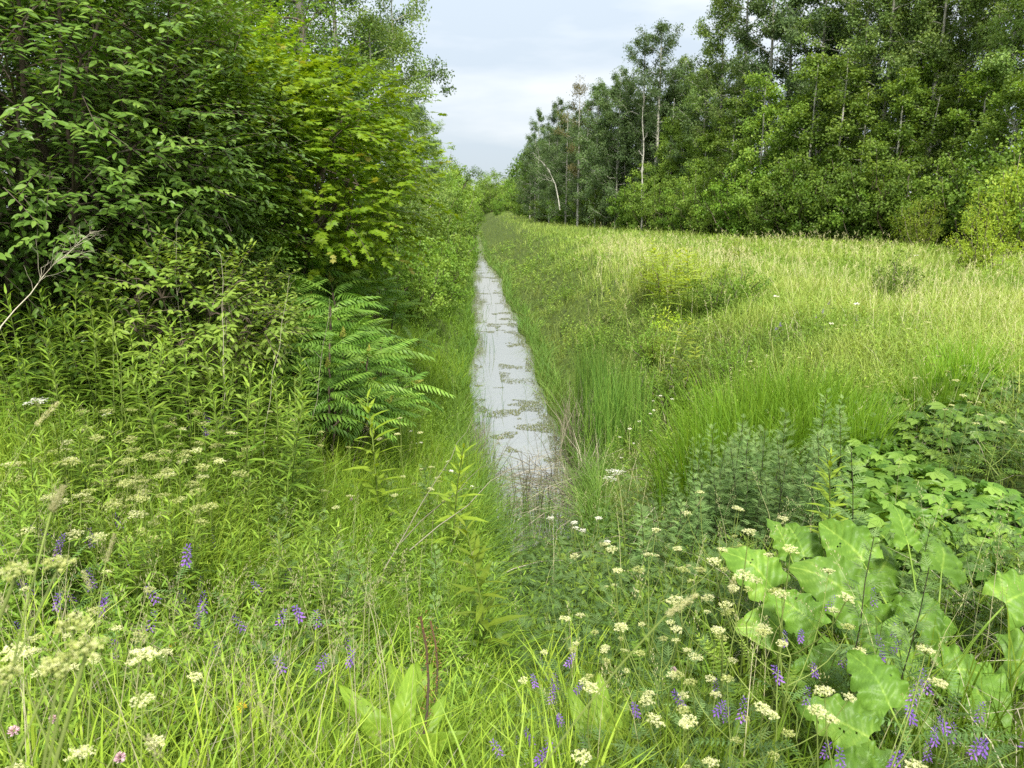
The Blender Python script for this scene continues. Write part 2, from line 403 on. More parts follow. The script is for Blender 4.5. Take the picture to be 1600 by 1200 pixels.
def make_leafy(name, h, nleaf, ll, tm, leaf, stem='stem', sr=.004, top=1.0, upang=.5, tint=(.2, .85), wob=.02, bot=.1):
    root = empty(name); st = MB(); fo = MB()
    P = curve((0, 0, 0), (U(-.1, .1) * h, U(-.1, .1) * h, h), (U(-.05, .05) * h, U(-.05, .05) * h, 0), 6, wob * h * .3)
    tube(st, P, np.linspace(sr, sr * .45, 6), 5, U(.2, .7)); st.build('stem', M[stem], root, True)
    u = bot + (1 - bot) * ((np.arange(nleaf) + U(0, 1, nleaf)) / nleaf) ** .85; a = np.arange(nleaf) * 2.399 + U(-.4, .4, nleaf)
    p = np.stack([np.interp(u, np.linspace(0, 1, 6), P[:, c]) for c in range(3)], 1)
    up = upang + (1.1 * u ** 6) * top + U(-.25, .25, nleaf)
    d = np.stack([np.cos(a), np.sin(a), up], 1)
    L = ll * U(.75, 1.2, nleaf) * np.clip(1.25 - .75 * u ** 2.5, .4, 1.2)
    fo.inst(tm, p, frame(d, np.array([[0, 0, 1.0]]) + rvec(nleaf) * .25, L), tint[0] + (tint[1] - tint[0]) * (.5 * u + .5 * rng.random(nleaf)))
    fo.build('foliage', M[leaf], root)
    return Proto(root)

BUD = (np.array([(.5, 0, .2), (-.25, .43, .2), (-.25, -.43, .2), (0, 0, .55), (0, 0, -.2)]), [np.array([[0, 1, 3], [1, 2, 3], [2, 0, 3], [0, 4, 1], [1, 4, 2], [2, 4, 0]])])
FLOR = (np.array([(0, 0, 0), (.5, .18, .12), (.5, -.18, .12), (-.1, .55, .1), (.25, .5, .12), (-.1, -.55, .1), (.25, -.5, .12), (-.5, .2, .1), (-.5, -.2, .1)]),
        [np.array([[0, 2, 1], [0, 4, 3], [0, 5, 6], [0, 7, 8]])])
def umbel_head(root, tip, axis, r, mt='umbel', nr=13, nf=11, loose=.25):
    mb = MB(); axis = nrm(axis); g = np.arange(nr) + .5; rr = np.sqrt(g / nr) * r; th = g * 2.4 + U(0, 6)
    x = nrm(np.cross(axis, [.3, .2, 1.0])); y = np.cross(axis, x)
    q = np.asarray(tip) + x * (rr * np.cos(th))[:, None] + y * (rr * np.sin(th))[:, None] + axis * ((.55 * r * (1 - .4 * (rr / r) ** 2)) * U(1 - loose, 1 + loose, nr))[:, None]
    for k in range(nr): tube(mb, np.stack([tip, (np.asarray(tip) + q[k]) / 2 - axis * .08 * r, q[k]]), [.0012, .0009, .0008], 3, .6, 1)
    ru = r * .24; pos = (q[:, None] + rng.normal(0, 1, (nr, nf, 3)) * [ru * .55, ru * .55, ru * .3]).reshape(-1, 3)
    n = len(pos)
    mb.inst(FLOR, pos, frame(rvec(n) * [1, 1, .3], axis + rvec(n) * .45, U(.0035, .0055, n) * (r / .035) ** .5 * 1.35), U(.2, 1, n), 0)
    mb.inst(BUD, pos[::3] - axis * .003, frame(rvec(len(pos[::3])), axis + rvec(len(pos[::3])) * .3, .004), U(0, .3, len(pos[::3])), 0)
    return mb.build('flower_head', [M[mt], M['stem']], root)

def make_umbel(h, nh, r, mt='umbel', foliage=7, spread=.3):
    root = empty('umbel_flower'); st = MB(); fo = MB()
    P = curve((0, 0, 0), (U(-.06, .06), U(-.06, .06), h * .72), (U(-.02, .02), U(-.02, .02), 0), 6); tube(st, P, np.linspace(.0045, .003, 6), 5, .5)
    tips = []
    for i in range(nh):
        b = P[2 + i % 4] if i else P[-1]; a = i * 2.399 + U(-.4, .4); L = spread * h * U(.6, 1.1) * (0.3 if i == 0 else 1)
        e = np.array([b[0] + math.cos(a) * L, b[1] + math.sin(a) * L, h * U(.82, 1.0) if i else h])
        Q = curve(b, e, (math.cos(a) * L * .15, math.sin(a) * L * .15, -.02), 5); tube(st, Q, np.linspace(.0026, .0016, 5), 4, .6)
        tips.append((e, Q[-1] - Q[-2]))
    st.build('stem', M['stem'], root, True)
    for e, ax in tips: umbel_head(root, e, nrm(ax) * .5 + [0, 0, .7], r * U(.7, 1.15), mt)
    n = foliage; u = U(.1, .7, n); a = U(0, 6.28, n)
    fo.inst(VFROND, np.stack([P[0][0] + 0 * u, P[0][1] + 0 * u, u * h * .72], 1), frame(np.stack([np.cos(a), np.sin(a), U(.1, .8, n)], 1), np.array([[0, 0, 1.0]]) + rvec(n) * .2, U(.12, .24, n)), U(.2, .8, n))
    fo.build('foliage', M['herb'], root)
    return Proto(root)

def make_vetch(h, ns):
    root = empty('vetch'); st = MB(); fo = MB()
    P = curve((0, 0, 0), (U(-.12, .12), U(-.12, .12), h * .8), (U(-.08, .08), U(-.08, .08), 0), 7, .012); tube(st, P, np.linspace(.0022, .0014, 7), 4, .5)
    heads = []
    for i in range(ns):
        b = P[3 + i % 4]; a = i * 2.4 + U(0, 1); e = b + [math.cos(a) * .07, math.sin(a) * .07, U(.07, .16)]
        tube(st, curve(b, e, (0, 0, .01), 4), [.0014, .0012, .0011, .001], 3, .6); heads.append((e, nrm(np.array([math.cos(a) * U(.0, .7), math.sin(a) * U(0, .7), 1.0]))))
    st.build('stem', M['stem'], root)
    for e, ax in heads:
        hb = MB(); n = 34; u = np.arange(n) / n; a = np.arange(n) * 2.4; L = U(.045, .065)
        x = nrm(np.cross(ax, [.3, .7, .1])); y = np.cross(ax, x); rad = .0035
        dv = x * np.cos(a)[:, None] + y * np.sin(a)[:, None]
        hb.inst(PETAL, e + ax * (u * L)[:, None] + dv * rad, frame(dv * .8 + ax * (-.35 + 1.5 * u ** 3)[:, None], ax + dv * .2, .0125 * (1.1 - .45 * u)), np.clip(.2 + .6 * (1 - u) * rng.random(n) + .2 * rng.random(n), 0, 1))
        hb.build('flower_spike', M['vetch'], root)
    n = 14; u = U(.1, 1, n); a = U(0, 6.28, n)
    p = np.stack([np.interp(u, np.linspace(0, 1, 7), P[:, c]) for c in range(3)], 1)
    fo.inst(VFROND, p, frame(np.stack([np.cos(a), np.sin(a), U(0, .7, n)], 1), np.array([[0, 0, 1.0]]) + rvec(n) * .25, U(.07, .13, n)), U(.1, .6, n)); fo.build('foliage', M['mugwort'], root)
    return Proto(root)

def make_timothy(h, lean, L=.08, kind='timothy_grass', r=.0042):
    root = empty(kind); st = MB(); hd = MB()
    P = curve((0, 0, 0), (lean * h, 0, h), (-lean * h * .25, 0, .04 * h), 8); tube(st, P, np.linspace(.0022, .0012, 8), 4, .6)
    bl = MB()
    for k in range(3):
        b = P[1 + k]; a = U(0, 6.28); blades(bl, b[None], np.array([a]), np.array([.2]), np.array([.006]), np.array([.7]), np.array([.5]))
    ax = nrm(P[-1] - P[-2]); n = 260 if L < .07 else 380; u = rng.random(n); a = U(0, 6.28, n)
    x = nrm(np.cross(ax, [0, 1, .1])); y = np.cross(ax, x); dv = x * np.cos(a)[:, None] + y * np.sin(a)[:, None]
    lump = 1 if kind == 'timothy_grass' else .45 + .8 * np.abs(np.sin(u * 11))
    rr = r * np.sin(math.pi * np.clip(.1 + .85 * u, 0, 1)) ** .5 * lump * U(.5, 1, n)
    hd.inst(LANCE, P[-1] + ax * (u * L)[:, None] + dv * rr[:, None], frame(dv * .7 + ax * .8 + rvec(n) * .2, dv + rvec(n) * .3, U(.003, .0055, n) * (r / .0042) ** .5), U(.1, .9, n))
    st.build('stem', M['stem'], root); bl.build('blades', M['grass'], root); hd.build('seed_head', M['seed'], root)
    return Proto(root)

def blades(mb, base, az, h, w, c, t, m=0, segs=3):
    N = len(base); s = np.linspace(0, 1, segs + 1)
    hor = (c * h)[:, None] * s ** 2; z = h[:, None] * s * (1 - .42 * c[:, None] * s)
    dx, dy = np.cos(az)[:, None], np.sin(az)[:, None]
    tw = az + U(-1.2, 1.2, N) + math.pi / 2; sx, sy = np.cos(tw)[:, None], np.sin(tw)[:, None]
    cxp = np.stack([base[:, 0:1] + dx * hor, base[:, 1:2] + dy * hor, base[:, 2:3] + z], 2)
    hw = (w[:, None] * .5) * np.array([.7, 1, .75, .4])[:segs][None] if segs == 3 else (w[:, None] * .5) * np.array([.7, 1, .95, .7, .4])[:segs][None]
    sv = np.stack([sx * hw, sy * hw, 0 * hw], 2)
    Lp = cxp[:, :segs] - sv; Rp = cxp[:, :segs] + sv
    V = np.concatenate([np.stack([Lp, Rp], 2).reshape(N, segs * 2, 3), cxp[:, segs:]], 1)
    q = np.array([[2 * i, 2 * i + 1, 2 * i + 3, 2 * i + 2] for i in range(segs - 1)]); tr = np.array([[2 * segs - 2, 2 * segs - 1, 2 * segs]])
    off = np.arange(N) * (2 * segs + 1); k = 2 * segs + 1
    mb.add(V.reshape(-1, 3), [(q[None] + off[:, None, None]).reshape(-1, 4), (tr[None] + off[:, None, None]).reshape(-1, 3)], np.repeat(t, k), m)

def scatter(n, dmin, dmax, px0=-180, px1=1780, uni=0.0):
    """points over the visible ground, thinning with distance"""
    u = rng.random(n); y = dmin * (dmax / dmin) ** u
    if uni: y = np.where(rng.random(n) < uni, U(dmin, dmax, n), y)
    px = U(px0, px1, n); x = y * ((_F[0] + _R[0] * (px - CX) / FPX) / (_F[1] + _R[1] * (px - CX) / FPX)) 
    x = x * 1.0
    return x, y
WOOD_Y = [20, 30, 37, 44, 57, 71, 85, 100, 130, 400]; WOOD_X = [22.5, 20.8, 19.2, 15.2, 11.6, 9.6, 8.2, 7.0, 6.0, 6.0]
def woodx(y): return np.interp(y, WOOD_Y, WOOD_X)
def creepzone(x, y): return ((x - 3.05) / .75) ** 2 + ((y - 4.7) / 1.2) ** 2 < 1
def offwater(x, y, m=0.0): return ~creepzone(x, y) & ((x < edgeL(y) - m) | (x > edgeR(y) + m) | (gz(x, y) > 0.03))
EXPO, SUN_E, SKY_H, SKY_Z, DENOISE = 1.22, 3.1, 3.9, 8.0, False

# ================================================================== THE SETTING
def make_ground():
    def axis(fine0, fine1, step, far0, far1, g=1.16):
        a = list(np.arange(fine0, fine1, step)); v, st = fine1, step
        while v < far1: a.append(v); st *= g; v += st
        v, st = fine0 - step, step; pre = []
        while v > far0: pre.append(v); st *= g; v -= st
        return np.array(pre[::-1] + a)
    X = axis(-4, 8, .12, -420, 420); Y = axis(-1, 34, .16, -30, 700)
    gx, gy = np.meshgrid(X, Y); Z = gz(gx, gy)
    Z = Z + .05 * (vnoise(gx, gy, .35) - .5) * (Z > .03)
    ny, nx = gx.shape; i = np.arange(ny - 1)[:, None] * nx + np.arange(nx - 1)[None]
    mb = MB(); mb.add(np.stack([gx, gy, Z], 2).reshape(-1, 3), [np.stack([i, i + 1, i + nx + 1, i + nx], -1).reshape(-1, 4)])
    m = bpy.data.materials.new('soil_and_thatch'); m.use_nodes = True; nt = m.node_tree; p = nt.nodes['Principled BSDF']
    tc = nt.nodes.new('ShaderNodeTexCoord'); n1 = nt.nodes.new('ShaderNodeTexNoise'); n1.inputs['Scale'].default_value = 9; n1.inputs['Detail'].default_value = 8
    cr = nt.nodes.new('ShaderNodeValToRGB'); e = cr.color_ramp.elements
    e[0].position = .35; e[0].color = (.03, .04, .013, 1); e[1].position = .7; e[1].color = (.11, .155, .035, 1); k = e.new(.52); k.color = (.06, .09, .02, 1)
    bp = nt.nodes.new('ShaderNodeBump'); bp.inputs['Strength'].default_value = .6; bp.inputs['Distance'].default_value = .04
    nt.links.new(tc.outputs['Object'], n1.inputs['Vector']); nt.links.new(n1.outputs['Fac'], cr.inputs['Fac']); nt.links.new(cr.outputs['Color'], p.inputs['Base Color'])
    nt.links.new(n1.outputs['Fac'], bp.inputs['Height']); nt.links.new(bp.outputs[0], p.inputs['Normal']); p.inputs['Roughness'].default_value = .95; p.inputs['Specular IOR Level'].default_value = .1
    tag(mb.build('ground', m, None, True), kind='structure')
make_ground()

def make_water():
    mb = MB(); y = np.concatenate([np.arange(4.6, 60, .25), np.arange(60, 330, 4)]); l = edgeL(y) - .3; r = edgeR(y) + .3
    V = np.stack([np.stack([l, y, 0 * y], 1), np.stack([r, y, 0 * y], 1)], 1).reshape(-1, 3); i = np.arange(len(y) - 1)[:, None] * 2
    mb.add(V, [i + np.array([[0, 1, 3, 2]])])
    m = bpy.data.materials.new('still_ditch_water'); m.use_nodes = True; nt = m.node_tree; p = nt.nodes['Principled BSDF']
    p.inputs['Base Color'].default_value = (.20, .20, .155, 1); p.inputs['Roughness'].default_value = .04; p.inputs['IOR'].default_value = 4.0
    p.inputs['Specular IOR Level'].default_value = .7
    tc = nt.nodes.new('ShaderNodeTexCoord'); mp = nt.nodes.new('ShaderNodeMapping'); mp.inputs['Scale'].default_value = (5, 3, 1)
    nz = nt.nodes.new('ShaderNodeTexNoise'); nz.inputs['Scale'].default_value = 1.6; nz.inputs['Detail'].default_value = 3
    bp = nt.nodes.new('ShaderNodeBump'); bp.inputs['Strength'].default_value = .02; bp.inputs['Distance'].default_value = .03
    nt.links.new(tc.outputs['Object'], mp.inputs['Vector']); nt.links.new(mp.outputs[0], nz.inputs['Vector']); nt.links.new(nz.outputs['Fac'], bp.inputs['Height']); nt.links.new(bp.outputs[0], p.inputs['Normal'])
    tag(mb.build('ditch_water', m), kind='structure')
make_water()

# ------------------------------------------------------------------ floating weed on the water
mb = MB(); n = 110000; y = 6.5 * (60 / 6.5) ** rng.random(n); x = U(0, 1.9, n)
keep = (gz(x, y) < -.05) & ((vnoise(x + 40, y * .8, .55) * .6 + vnoise(x, y + 90, .2) * .4 > .70) | ((np.abs(y - 17.2 + .8 * x) < 1.0) & (x > .55) & (vnoise(x, y, .35) + .35 * rng.random(n) > .72)) | ((np.abs(y - 13.2 + .5 * x) < .6) & (vnoise(x, y, .3) + .3 * rng.random(n) > .85)) | (((x - edgeL(y) < .22) | (edgeR(y) - x < .22)) & (vnoise(x, y, .8) > .55) & (rng.random(n) < .6)))
x, y = x[keep], y[keep]; n = len(x)
a = U(0, 6.28, n); D = (np.array([(1, 0, 0), (.3, .95, 0), (-.8, .6, 0), (-.8, -.6, 0), (.3, -.95, 0)]), [np.array([[0, 1, 2, 3]]), np.array([[0, 3, 4]])])
mb.inst(D, np.stack([x, y, U(.004, .008, n)], 1), frame(np.stack([np.cos(a), np.sin(a), 0 * a], 1), np.array([[0, 0, 1.0]]) + rvec(n) * .06, U(.003, .009, n) * (1 + y / 18)), rng.random(n))
tag(mb.build('floating_weed', M['duck']), 'dull green weed floating in patches on the ditch water', 'pond weed', kind='stuff')

# ------------------------------------------------------------------ grasses (nobody could count these)
def hor(px): return (_F[0] + _U[0] * .2308 + _R[0] * (px - CX) / FPX) / (_F[1] + _U[1] * .2308 + _R[1] * (px - CX) / FPX)
def scat(n, dmin, dmax, px0=-180, px1=1780):
    y = dmin * (dmax / dmin) ** rng.random(n); return y * hor(U(px0, px1, n)), y
def grass(name, label, n, dmin, dmax, keep, hlo, hhi, w, matn, c=(.1, .8), tint=(.1, .8), px=(-180, 1780), segs=3, patch=1.4, wk=9, wmax=3.5, hn=.5):
    x, y = scat(n, dmin, dmax, *px); z = gz(x, y)
    k = keep(x, y, z) & offwater(x, y, -.02) & (x < woodx(y) + 3)
    x, y, z = x[k], y[k], z[k]; n = len(x)
    v = vnoise(x, y, patch); v2 = vnoise(x + 31, y + 17, patch * .3)
    h = (hlo + (hhi - hlo) * rng.random(n)) * (1 - hn * .6 + hn * (.7 * v + .5 * v2))
    d = np.hypot(x, y); W = w * U(.6, 1.3, n) * np.clip(1 + (d - wk) / 14, 1, wmax)
    t = tint[0] + (tint[1] - tint[0]) * np.clip((.6 * v + .3 * v2 + .35 * rng.random(n) - .12) if hn > .6 else (.35 * v + .25 * v2 + .5 * rng.random(n) - .05), 0, 1)
    mb = MB(); blades(mb, np.stack([x, y, z - .02], 1), U(0, 6.28, n), h, W, U(c[0], c[1], n), t, 0, segs)
    tag(mb.build(name, M[matn]), label, 'grass', kind='stuff'); return x, y, z
nearmask = lambda x, y, z: True | (x > 0)
grass('broad_grass', 'broad bright grass blades in the lower left foreground', 5200, 1.0, 3.4, lambda x, y, z: x < .55, .32, .6, .0115, 'grass', (.1, .9), (.45, .92), (-180, 950), segs=5, patch=.6)
grass('dead_thatch', 'straw coloured dead grass bent over between the green blades', 4500, 1.2, 14, lambda x, y, z: (x < edgeL(y)) | (x > edgeR(y)), .25, .6, .0045, 'straw', (.5, 1.5), (.2, .95), patch=.7)
def edgy(x, y): return np.minimum(np.abs(x - edgeL(y)), np.abs(x - edgeR(y)))
grass('edge_sedge', 'long green sedge blades hanging over both edges of the ditch water', 60000, 6.5, 120, lambda x, y, z: edgy(x, y) < .32, .35, .8, .0065, 'reed', (.3, 1.2), (.1, .9), (640, 960), hn=.8)
field = lambda x, y: sst(3.0, 5.0, x) * sst(4.5, 8, y)
bur = lambda x, y: np.exp(-(((x - 1.3) / .6) ** 2 + ((y - 2.3) / .9) ** 2)) + np.exp(-(((x - 1.8) / .6) ** 2 + ((y - 2.2) / .9) ** 2))
grass('foreground_grass', 'bright green grass blades filling the near foreground', 46000, 1.0, 4.4, lambda x, y, z: (rng.random(len(x)) > .8 * np.clip(bur(x, y) + .75 * sst(-.1, .8, x), 0, 1)), .26, .52, .0078, 'grass', (.1, .9), (.25, .85), segs=5, patch=.8)
grass('left_meadow_grass', 'fine green meadow grass on the left slope', 60000, 3.2, 16, lambda x, y, z: (x < edgeL(y) + .05), .38, .78, .0068, 'grass', (.1, 1.1), (.1, .85), (-180, 800), patch=1.0)
grass('ditch_bank_grass', 'soft green grass on the right bank of the ditch', 150000, 4.0, 230, lambda x, y, z: (x > edgeR(y) - .05) & (rng.random(len(x)) > field(x, y) * .8) & (rng.random(len(x)) < .35 + .65 * sst(5, 9, y)), .16, .42, .0065, 'fieldg', (.25, 1.0), (.38, .95), (735, 1780), patch=1.3, hn=.8)
grass('left_bank_grass', 'green grass along the left edge of the ditch', 40000, 6.5, 110, lambda x, y, z: (x < edgeL(y) + .05) & (x > -2.5), .25, .6, .007, 'grass', (.15, .9), (.05, .6), (300, 800))
grass('field_grass', 'light green grass covering the open field', 160000, 6.0, 230, lambda x, y, z: rng.random(len(x)) < field(x, y), .25, .52, .0075, 'fieldg', (.15, .9), (.3, .95), (760, 1800), patch=1.8, hn=.9)
dryz = lambda x, y: field(x, y) * sst(.42, .7, vnoise(x + 11, y * .6 + 4, 3.2)) * sst(60, 20, y)
grass('dry_field_grass', 'pale yellowed grass stalks in the open field', 38000, 6.0, 70, lambda x, y, z: rng.random(len(x)) < .04 + .9 * dryz(x, y) * (x > 3), .3, .62, .0045, 'dry', (.1, .6), (.2, .95), (900, 1800))

def panicles(name, label, n, dmin, dmax, keep, h, matn, px, L=.12, k=22, leaf=.010):
    """thin flowering stalks with airy seed heads"""
    x, y = scat(n, dmin, dmax, *px); z = gz(x, y); q = keep(x, y, z) & offwater(x, y); x, y, z = x[q], y[q], z[q]; n = len(x)
    mb = MB(); a = U(0, 6.28, n); H = h * U(.7, 1.15, n); c = U(.1, .45, n); d = np.hypot(x, y); ww = np.clip(d / 9, 1, 3)
    blades(mb, np.stack([x, y, z], 1), a, H, .0028 * ww, c, U(.3, .9, n), 0)
    for j in range(k):
        u = j / k; s = 1 - L * u / H; b = U(0, 6.28, n); o = .022 * (u + .15) * rng.random(n) ** .6
        p = np.stack([x + np.cos(a) * c * H * s * s + np.cos(b) * o, y + np.sin(a) * c * H * s * s + np.sin(b) * o, z + H * s * (1 - .42 * c * s)], 1)
        dd = np.stack([np.cos(b) * .4 + np.cos(a) * c, np.sin(b) * .4 + np.sin(a) * c, .9 + 0 * b], 1)
        mb.inst(KITE, p, frame(dd, rvec(n), leaf * U(.7, 1.3, n) * ww, leaf * .35 * ww), U(.1, .95, n), 0)
    tag(mb.build(name, M[matn]), label, 'grass', kind='stuff')
panicles('field_seed_heads', 'beige grass seed heads standing over the open field', 10000, 6, 60, lambda x, y, z: rng.random(len(x)) < .1 + .8 * dryz(x, y) * (x > 3), .72, 'seed', (900, 1800), k=10, leaf=.016)
panicles('meadow_seed_heads', 'airy beige seed heads scattered through the left meadow', 700, 1.6, 14, lambda x, y, z: (x < -.2), .85, 'seed', (-180, 760), k=24)
panicles('slope_seed_heads', 'a few thin seed heads above the right foreground', 120, 1.8, 7, lambda x, y, z: (x > .2), .75, 'seed', (800, 1780), k=24)

# leafy low herbs between the grasses
def ground_cover(name, label, n, dmin, dmax, keep, hlo, hhi, nl, ll, tm, matn, px, tint=(.15, .8), wmul=1.0, grow=14):
    x, y = scat(n, dmin, dmax, *px); z = gz(x, y); q = keep(x, y, z) & offwater(x, y) & (x < woodx(y) + 2); x, y, z = x[q], y[q], z[q]; n = len(x)
    mb = MB(); a0 = U(0, 6.28, n); H = U(hlo, hhi, n) * (.55 + .9 * vnoise(x, y, .7)) * np.clip(.5 + .22 * (np.hypot(x, y) - 1.2), .5, 1); ln = U(0, .35, n); la = U(0, 6.28, n); gr = np.clip(np.hypot(x, y) / grow, 1, 3.5)
    pt = vnoise(x + 5, y + 9, .9)
    for j in range(nl):
        u = (j + .6) / nl; a = a0 + j * 2.399; p = np.stack([x + np.cos(la) * ln * H * u, y + np.sin(la) * ln * H * u, z + H * u], 1)
        d = np.stack([np.cos(a), np.sin(a), U(-.1, .7, n) + .6 * u ** 4], 1)
        mb.inst(tm, p, frame(d, np.array([[0, 0, 1.0]]) + rvec(n) * .35, ll * U(.6, 1.2, n) * (1.2 - .5 * u) * gr * wmul), tint[0] + (tint[1] - tint[0]) * np.clip(.35 * u + .3 * pt + .4 * rng.random(n), 0, 1))
    blades(mb, np.stack([x, y, z], 1), la, H, .003 * gr, ln, 0 * x + .3, 0)
    tag(mb.build(name, M[matn]), label, 'ground cover', kind='stuff')
ground_cover('left_meadow_herbs', 'low leafy herbs tangled through the left meadow', 10500, 1.2, 12, lambda x, y, z: x < .2, .2, .6, 12, .064, LANCE, 'herb', (-180, 820))
ground_cover('vetch_foliage', 'feathery vetch foliage matted low among the grass', 2600, 1.1, 9, lambda x, y, z: rng.random(len(x)) > 1.6 * bur(x, y), .15, .45, 9, .11, VFROND, 'mugwort', (-180, 1780), (.1, .7))
ground_cover('bedstraw', 'pale yellow green bedstraw flowering in the left meadow', 2200, 2.2, 10, lambda x, y, z: (x < -.3) & (vnoise(x, y, 1.1) > .45), .45, .8, 16, .026, LANCE, 'lime', (-180, 720), (.3, .75))
ground_cover('slope_herbs', 'mixed small leaved herbs on the near slope', 5200, 1.2, 7, lambda x, y, z: (x > -.6) & (rng.random(len(x)) > 1.6 * bur(x, y)), .1, .42, 10, .06, t_leaf(.4), 'herb', (560, 1780), (.1, .8))
ground_cover('cut_leaf_herbs', 'ferny cut leaved herbs on the near slope', 3600, 1.3, 7, lambda x, y, z: (x > -1.6) & (rng.random(len(x)) > 1.3 * bur(x, y)), .15, .5, 8, .09, CUT, 'mugwort', (300, 1780), (.15, .8))
ground_cover('bank_herbs', 'mixed broad leaved herbs on the right ditch bank', 17000, 6, 60, lambda x, y, z: (x > edgeR(y) + .25) & (rng.random(len(x)) > field(x, y) * .75) & (vnoise(x, y + 50, 1.2) > .38), .12, .45, 9, .06, t_leaf(.36), 'herb', (760, 1780), (.1, .9))
ground_cover('field_weeds', 'lumpy patches of broad leaved weeds through the field grass', 8000, 6, 45, lambda x, y, z: (x > 2.2) & (vnoise(x + 3, y * .7 + 8, 1.9) > .58), .25, .55, 10, .07, t_leaf(.42), 'herb', (800, 1780), (.2, .95))
ground_cover('left_bank_herbs', 'leafy herbs crowding the left bank of the ditch', 6000, 7, 70, lambda x, y, z: (x < edgeL(y) - .1) & (x > -3.5), .2, .7, 10, .07, t_leaf(.36), 'vine', (250, 800), (.25, .9))

# ================================================================== TREES
def grade(a, b): return U(a, b)
# --- prototypes
ASP = [make_tree('aspen_tree', 15, .2 + .03 * i, 2.5 + .2 * (i % 3), 30, 19000, .46, .12, 'aspen', 'pale', profile='round', up=.7, r0=.13, bare=4, lean=(U(-.4, .4), U(-.4, .4)), droop=.3) for i in range(5)]
ASPD = [make_tree('poplar_tree', 14, .2 + .04 * i, 2.2, 28, 16500, .45, .12, 'aspend', 'pale', profile='round', up=.75, r0=.13, bare=4, lean=(U(-.5, .5), U(-.3, .3))) for i in range(3)]
AIRY = make_tree('poplar_tree', 14, .5, 2.1, 18, 9500, .48, .11, 'aspend', 'pale', profile='round', up=.8, r0=.14, bare=4, lean=(.3, .2))
UND = [make_tree('young_aspen', 7, .06, 1.7, 24, 8500, .36, .105, 'shrub', 'pale', profile='cone', up=.55, r0=.05, bare=0) for i in range(4)]
DUND = [make_tree('young_poplar', 10, .05, 2.0, 32, 12000, .42, .115, 'aspend', 'pale', profile='tall', up=.55, r0=.07) for i in range(3)]
BUSH = [make_shrub('leafy_bush', 3.4, 1.7, 16, 7500, .34, .105, 'shrub', KITE, low=.05) for i in range(4)]
DBUSH = [make_shrub('dark_bush', 3.2, 1.8, 15, 7500, .34, .10, 'vine', KITE, low=.05) for i in range(3)]
LIME = [make_shrub('lime_shrub', 2.0, .95, 14, 4200, .24, .07, 'lime', t_leaf(.5), low=.1) for i in range(2)]
BROWN = make_tree('browning_tree', 11.5, .3, 1.5, 15, 4200, .5, .1, 'brownl', 'pale', profile='round', up=.8, r0=.1, bare=5)

G = 'aspens along the right woods edge'
def aspen(px, d, h, ps, label, group=G, cat='tree', wid=1.0, base=15.0):
    x, y, z = at(px, d); s = h / base
    return ps[int(rng.integers(len(ps)))].put((x, y, z - .05), U(0, 6.28), (s * wid, s * wid, s), label, cat, group)
# tall front aspens, from the left to the right of the wall of trees
front = [
 (842, 88, 12.0, 'd', .75, 'dark poplar at the far left end of the right woods, leaning pale limb below it'),
 (868, 80, 12.2, 'd', .85, 'dark poplar beside the leaning tree at the left end of the right woods'),
 (930, 69, 12.3, 'd', .9, 'dark green poplar just right of the thin browning tree'),
 (962, 66, 12.8, 'd', .9, 'dark rounded poplar left of the twin tall poplars'),
 (1004, 62, 14.4, 'D', .95, 'left one of the twin tall poplars with airy crowns standing above the woods'),
 (1022, 61, 15.0, 'D', 1.0, 'right one of the twin tall poplars with a straight pale trunk above the woods'),
 (1044, 64, 12.4, 'd', .9, 'shorter dark poplar just right of the twin tall poplars'),
 (1080, 60, 11.6, 'a', 1.0, 'mid green aspen in the dip between the twin poplars and the tall right woods'),
 (1118, 54, 15.6, 'a', .95, 'tall aspen forming the left shoulder of the high right woods'),
 (1150, 52, 17.5, 'a', 1.0, 'tall aspen second from the left in the high part of the right woods'),
 (1192, 50, 17.5, 'd', 1.0, 'dark tall aspen with a pale trunk seen high in the right woods'),
 (1226, 50, 18, 'd', 1.0, 'dark tall aspen with sky showing through beside its pale trunk'),
 (1272, 47, 17.5, 'd', 1.0, 'dark tall aspen between the sky gaps at the top of the right woods'),
 (1330, 45, 17, 'a', 1.05, 'tall aspen with pale forked limb right of the dark aspens'),
 (1366, 43, 16.5, 'a', 1.05, 'broad light green aspen in the upper middle of the right woods'),
 (1437, 40, 15.5, 'a', 1.0, 'aspen whose dark lower trunk stands clear of the bushes in the right woods'),
 (1478, 41, 16, 'a', 1.05, 'light green aspen just right of the tree with the clear dark trunk'),
 (1535, 38, 16, 'a', 1.05, 'tall green aspen left of the bare pale trunk near the right edge'),
 (1584, 35, 15.5, 'a', 1.0, 'aspen with a bare pale forked trunk close to the right edge of the photo'),
 (1660, 32, 15.5, 'a', 1.0, 'aspen cut by the right edge of the photo'),
]
for px, d, h, k, w, lab in front:
    aspen(px, d, h, {'a': ASP, 'd': ASPD, 'D': [AIRY]}[k], lab, wid=w, base=15.0 if k == 'a' else 14.0)
bx, by, bz = at(903, 72); BROWN.put((bx, by, bz), 1.0, 1.12, 'thin browning tree with sparse tan leaves in the right woods', 'tree')
for i in range(40):       # the rows behind, seen through the gaps
    y = U(34, 120); x = woodx(y) + U(5, 16); h = U(12.5, 15.5) * (1 if y < 58 else .86)
    ps = ASP if y < 50 and i % 3 else ASPD
    ps[i % len(ps)].put((x, y, float(gz(x, y)) - .05), U(0, 6.28), (h / 14.5,) * 3, 'tall aspen standing deep in the right woods behind the front row', 'tree', 'aspens deep in the right woods')
for i in range(16):
    y = U(62, 118); x = woodx(y) + U(.8, 5); DUND[i % 3].put((x, y, float(gz(x, y)) - .05), U(0, 6.28), U(.85, 1.15), 'dark poplar packed behind the front trees at the far end of the right woods', 'tree', 'dark poplars at the far end of the right woods')
